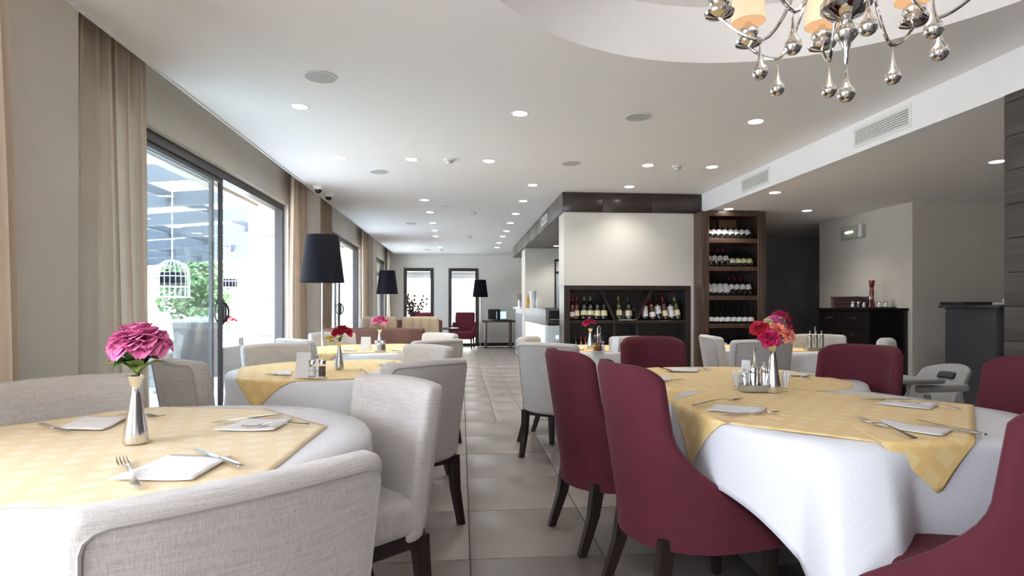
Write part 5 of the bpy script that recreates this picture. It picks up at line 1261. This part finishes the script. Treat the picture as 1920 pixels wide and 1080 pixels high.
# ================================================================== TERRACE
struct('ground_terrace', bx((-22, -8, -.12), (-2.55, 30, -.03)), pave_m); struct('ground_back', bx((-2.55, YB+.3, -.12), (14, 30, -.03)), pave_m)
pg = thing('pergola', 'grey aluminium pergola with glass roof over the terrace', 'pergola', (-5, 8, 0))
t = pg
def zr(x): return 2.95-.085*(-x-2.55)
for i in range(11):
    y = 1.2+i*1.55; m = MB(); x0, x1 = -2.55, -8.6
    m.add([(x0, y-.05, zr(x0)-.20), (x1, y-.05, zr(x1)-.20), (x1, y+.05, zr(x1)-.20), (x0, y+.05, zr(x0)-.20), (x0, y-.05, zr(x0)), (x1, y-.05, zr(x1)), (x1, y+.05, zr(x1)), (x0, y+.05, zr(x0))], [(0,3,2,1),(4,5,6,7),(0,1,5,4),(1,2,6,5),(2,3,7,6),(3,0,4,7)])
    P('rafter', m, frame_gr2)
for x in (-2.75, -4.2, -5.65, -7.1, -8.55):
    P('purlin', bx((x-.035, 1.2, zr(x)-.13), (x+.035, 16.7, zr(x)-.01)), frame_gr2)
    for i in range(10):
        if x > -8:
            y = 1.2+i*1.55; m = MB(); x2 = x-1.45
            m.add([(x, y+.06, zr(x)+.01), (x2, y+.06, zr(x2)+.01), (x2, y+1.49, zr(x2)+.01), (x, y+1.49, zr(x)+.01), (x, y+.06, zr(x)+.02), (x2, y+.06, zr(x2)+.02), (x2, y+1.49, zr(x2)+.02), (x, y+1.49, zr(x)+.02)], [(0,3,2,1),(4,5,6,7),(0,1,5,4),(1,2,6,5),(2,3,7,6),(3,0,4,7)]); P('roof_pane', m, roof_glass)
P('gutter', bx((-8.8, 1.0, zr(-8.7)-.30), (-8.6, 16.9, zr(-8.7))), frame_gr2)
for y in (1.4, 6.0, 10.6, 15.4): P('post', bx((-8.75, y, -.03), (-8.62, y+.13, zr(-8.7)-.3)), frame_gr2)
def cage(x, y, z, ztop, label, s=1):
    t = thing('birdcage_lantern', label, 'lantern', (x, y, z), 0, 'white birdcage lanterns')
    m = MB(); R = .20*s; n = 20; H1 = .26*s
    for k in range(n):
        a = 2*pi*k/n; m.tube([(R*cos(a), R*sin(a), 0), (R*cos(a), R*sin(a), H1)]+[(R*cos(q_)*cos(a), R*cos(q_)*sin(a), H1+R*1.05*sin(q_)) for q_ in (.4, .8, 1.2, 1.5)], .004, 5)
    m.build('bars', white_paint, t); m = MB()
    for z_, r_2 in ((0, R), (H1*.5, R), (H1, R)): m.tube([(r_2*cos(a), r_2*sin(a), z_) for a in [2*pi*i/24 for i in range(24)]], .006, 6, True)
    m.build('hoops', white_paint, t); MB().lathe([(.001, -.01), (R*1.15, -.01), (R*1.15, .0), (.001, .0)], 24).build('floor_plate', white_paint, t)
    MB().lathe([(R*.72, .14*s), (R*.72, H1+.05*s), (R*.70, H1+.05*s), (R*.70, .14*s)], 24).build('lamp_shade', shade_black, t)
    m = MB(); L = ztop-z-H1-R*1.05; k = int(L/.045); zz = H1+R*1.05
    for i in range(k): m.rbox((.022 if i % 2 else .008, .008 if i % 2 else .022, .05), .004, (0, 0, zz+(i+.5)*L/k), n=(1,1,1), k=1)
    m.build('chain', white_paint, t)
cage(-3.66, 7.8, 1.27, zr(-3.66)-.05, 'white birdcage lantern on a chain, seen through the closed glass'); cage(-4.93, 13.0, 1.42, zr(-4.93)-.05, 'white birdcage lantern on a chain, seen through the open door', 1)
cage(-6.4, 11.2, 1.30, zr(-6.4)-.05, 'farthest white birdcage lantern over the outdoor tables')
def wicker_chair(x, y, rz, label, m=wicker, cushion=True):
    t = thing('wicker_chair', label, 'chair', (x, y, -.03), rz, 'wicker terrace chairs')
    MB().rbox((.54, .07, .62), .02, (0, -.25, .68), n=(4,1,4), k=2, fn=lambda p: Vector((p.x*(1+.08*(p.z-.4)), p.y-(p.z-.4)*.18, p.z))).build('backrest', m, t)
    MB().rbox((.56, .52, .14), .02, (0, 0, .38), n=(2,2,1), k=2).build('seat', m, t)
    if cushion: MB().rbox((.48, .46, .07), .03, (0, .02, .48), n=(3,3,1), k=2).build('cushion', napkin_m, t)
    for sx in (-1, 1):
        MB().rbox((.06, .5, .25), .02, (sx*.27, 0, .55), n=(1,2,1), k=2).build('armrest', m, t)
        for sy in (-1, 1): MB().taper((sx*.24, sy*.22, .33), (sx*.24, sy*.23, 0), .05, .04).build('leg', m, t)
    return t
wicker_chair(-3.16, 7.75, -.1, 'dark wicker terrace chair with its back to us behind the closed glass')
wicker_chair(-3.55, 6.7, -.5, 'wicker terrace chair partly hidden behind the pink rose', wicker)
wicker_chair(-4.3, 9.3, 1.0, 'pale wicker terrace chair across the outdoor table', wicker_l)
wicker_chair(-3.15, 9.9, -1.4, 'pale wicker armchair with cushion seen through the open door', wicker_l)
wicker_chair(-3.7, 11.9, .2, 'grey wicker terrace chair beyond the open door by the stone jamb', wicker)
wicker_chair(-4.9, 11.3, .7, 'wicker terrace chair farthest out beside the second outdoor table', wicker_l)
for i, (x, y, L) in enumerate(((-3.7, 8.7, 'nearer outdoor table under a pale cloth'), (-4.2, 11.0, 'farther outdoor table with red flowers'))):
    t = thing('terrace_table', L, 'table', (x, y, -.03), 0, 'terrace tables')
    MB().rbox((1.0, .9, .03), .01, (0, 0, .735), n=(1,1,1), k=1).build('table_top', white_paint, t)
    for sx in (-1, 1):
        for sy in (-1, 1): MB().taper((sx*.42, sy*.38, .72), (sx*.42, sy*.38, 0), .05, .05).build('leg', wicker, t)
q = thing('dahlia', 'red flowers standing on the farther outdoor table', 'flower', (-4.2, 11.0, .72)); MB().lathe([(.001, 0), (.04, 0), (.03, .15), (.035, .15)], 14).build('stems', stem_g, q)
for i, (dx, dy, dz_) in enumerate(((0, 0, .22), (.09, .02, .17), (-.07, 0, .16))): bloom(q, .07, redp, 22, .6, 40+i, parts=False, at=(dx, dy, dz_), tilt=(0, 100))
# hedge trees beyond the terrace
def tree(x, y, h, r, label, seed):
    t = thing('tree', label, 'tree', (x, y, -.03), 0, 'trees beyond the terrace'); rd = random.Random(seed)
    m = MB(); m.tube([(0, 0, 0), (.05, 0, h*.3), (0, .05, h*.6)], [.12, .09, .05], 8)
    for k in range(6): a = k*1.05; m.tube([(0, 0, h*.35), (r*.5*cos(a), r*.5*sin(a), h*.7)], [.04, .02], 6)
    m.build('trunk', stem_m, t); m = MB()
    for i in range(1500):
        a = rd.uniform(0, 6.28); u = rd.uniform(-1, 1); q_ = rd.random()**.35; s_ = sqrt(1-u*u); rr = r*q_*(1+.25*sin(3*a+seed)*sin(4*u))
        c = Vector((rr*s_*cos(a), rr*s_*sin(a), h*.58+h*.42*u*q_)); d = Vector((rd.gauss(0, 1), rd.gauss(0, 1), rd.gauss(0, .6))).normalized(); e = d.orthogonal().normalized(); L = rd.uniform(.10, .2); W = L*.45
        m.add([c-d*L, c+e*W, c+d*L, c-e*W], [(0, 1, 2), (0, 2, 3)])
    MB.fixn = False; o = m.build('foliage', hedge_m, t, False); MB.fixn = True; o['kind'] = 'stuff'
for i, (x, y, h, r) in enumerate(((-11.2, 9.8, 3.4, 1.25), (-11.0, 13.0, 3.9, 1.25), (-11.2, 16.2, 3.4, 1.25), (-12.0, 19.5, 4.4, 1.3), (-12, 6.9, 3.8, 1.5), (-8.9, 20.6, 3.0, 1.1))):
    tree(x, y, h, r, 'leafy green tree beyond the terrace, %s in the row from us' % ORD[[4, 0, 1, 2, 3, 5].index(i)] if False else ['second green tree in the row beyond the terrace', 'third green tree in the row beyond the terrace', 'fourth green tree in the row beyond the terrace', 'fifth and tallest green tree beyond the terrace', 'nearest green tree in the row beyond the terrace', 'farthest green tree beyond the terrace, by the white house'][i], i)
# white house across the yard
t = thing('white_house', 'white rendered house across the yard seen through the back windows', 'building', (-2, 23, 0))
P('wall', bx((-9, 22.5, -.03), (10, 23.5, 6)), render_w)
for i, x in enumerate((-3.1, -.3, 2.4)):
    P('window_frame', bx((x-.5, 22.44, .9), (x+.5, 22.5, 2.3)), white_paint); P('window_pane', bx((x-.42, 22.42, .98), (x+.42, 22.44, 2.22)), mat('far_pane', (.35, .37, .40), .15) if i == 0 else bpy.data.materials['far_pane'])
    P('curtain', bx((x-.40, 22.41, .98), (x-.15, 22.42, 2.2)), render_w)
t = thing('awning', 'white slatted awning over the back yard', 'awning', (0, 19, 2.4))
for k in range(8): P('slat', bx((-3.5, 17.4+k*.42, 2.10), (3.5, 17.52+k*.42, 2.14)), frame_gr2)
for x in (-3.4, 3.3):
    for y in (17.7, 20.8): P('post', bx((x, y, -.03), (x+.1, y+.1, 2.21)), frame_gr2)
P('sheet', bx((-3.5, 17.3, 2.21), (3.5, 21, 2.23)), render_w)
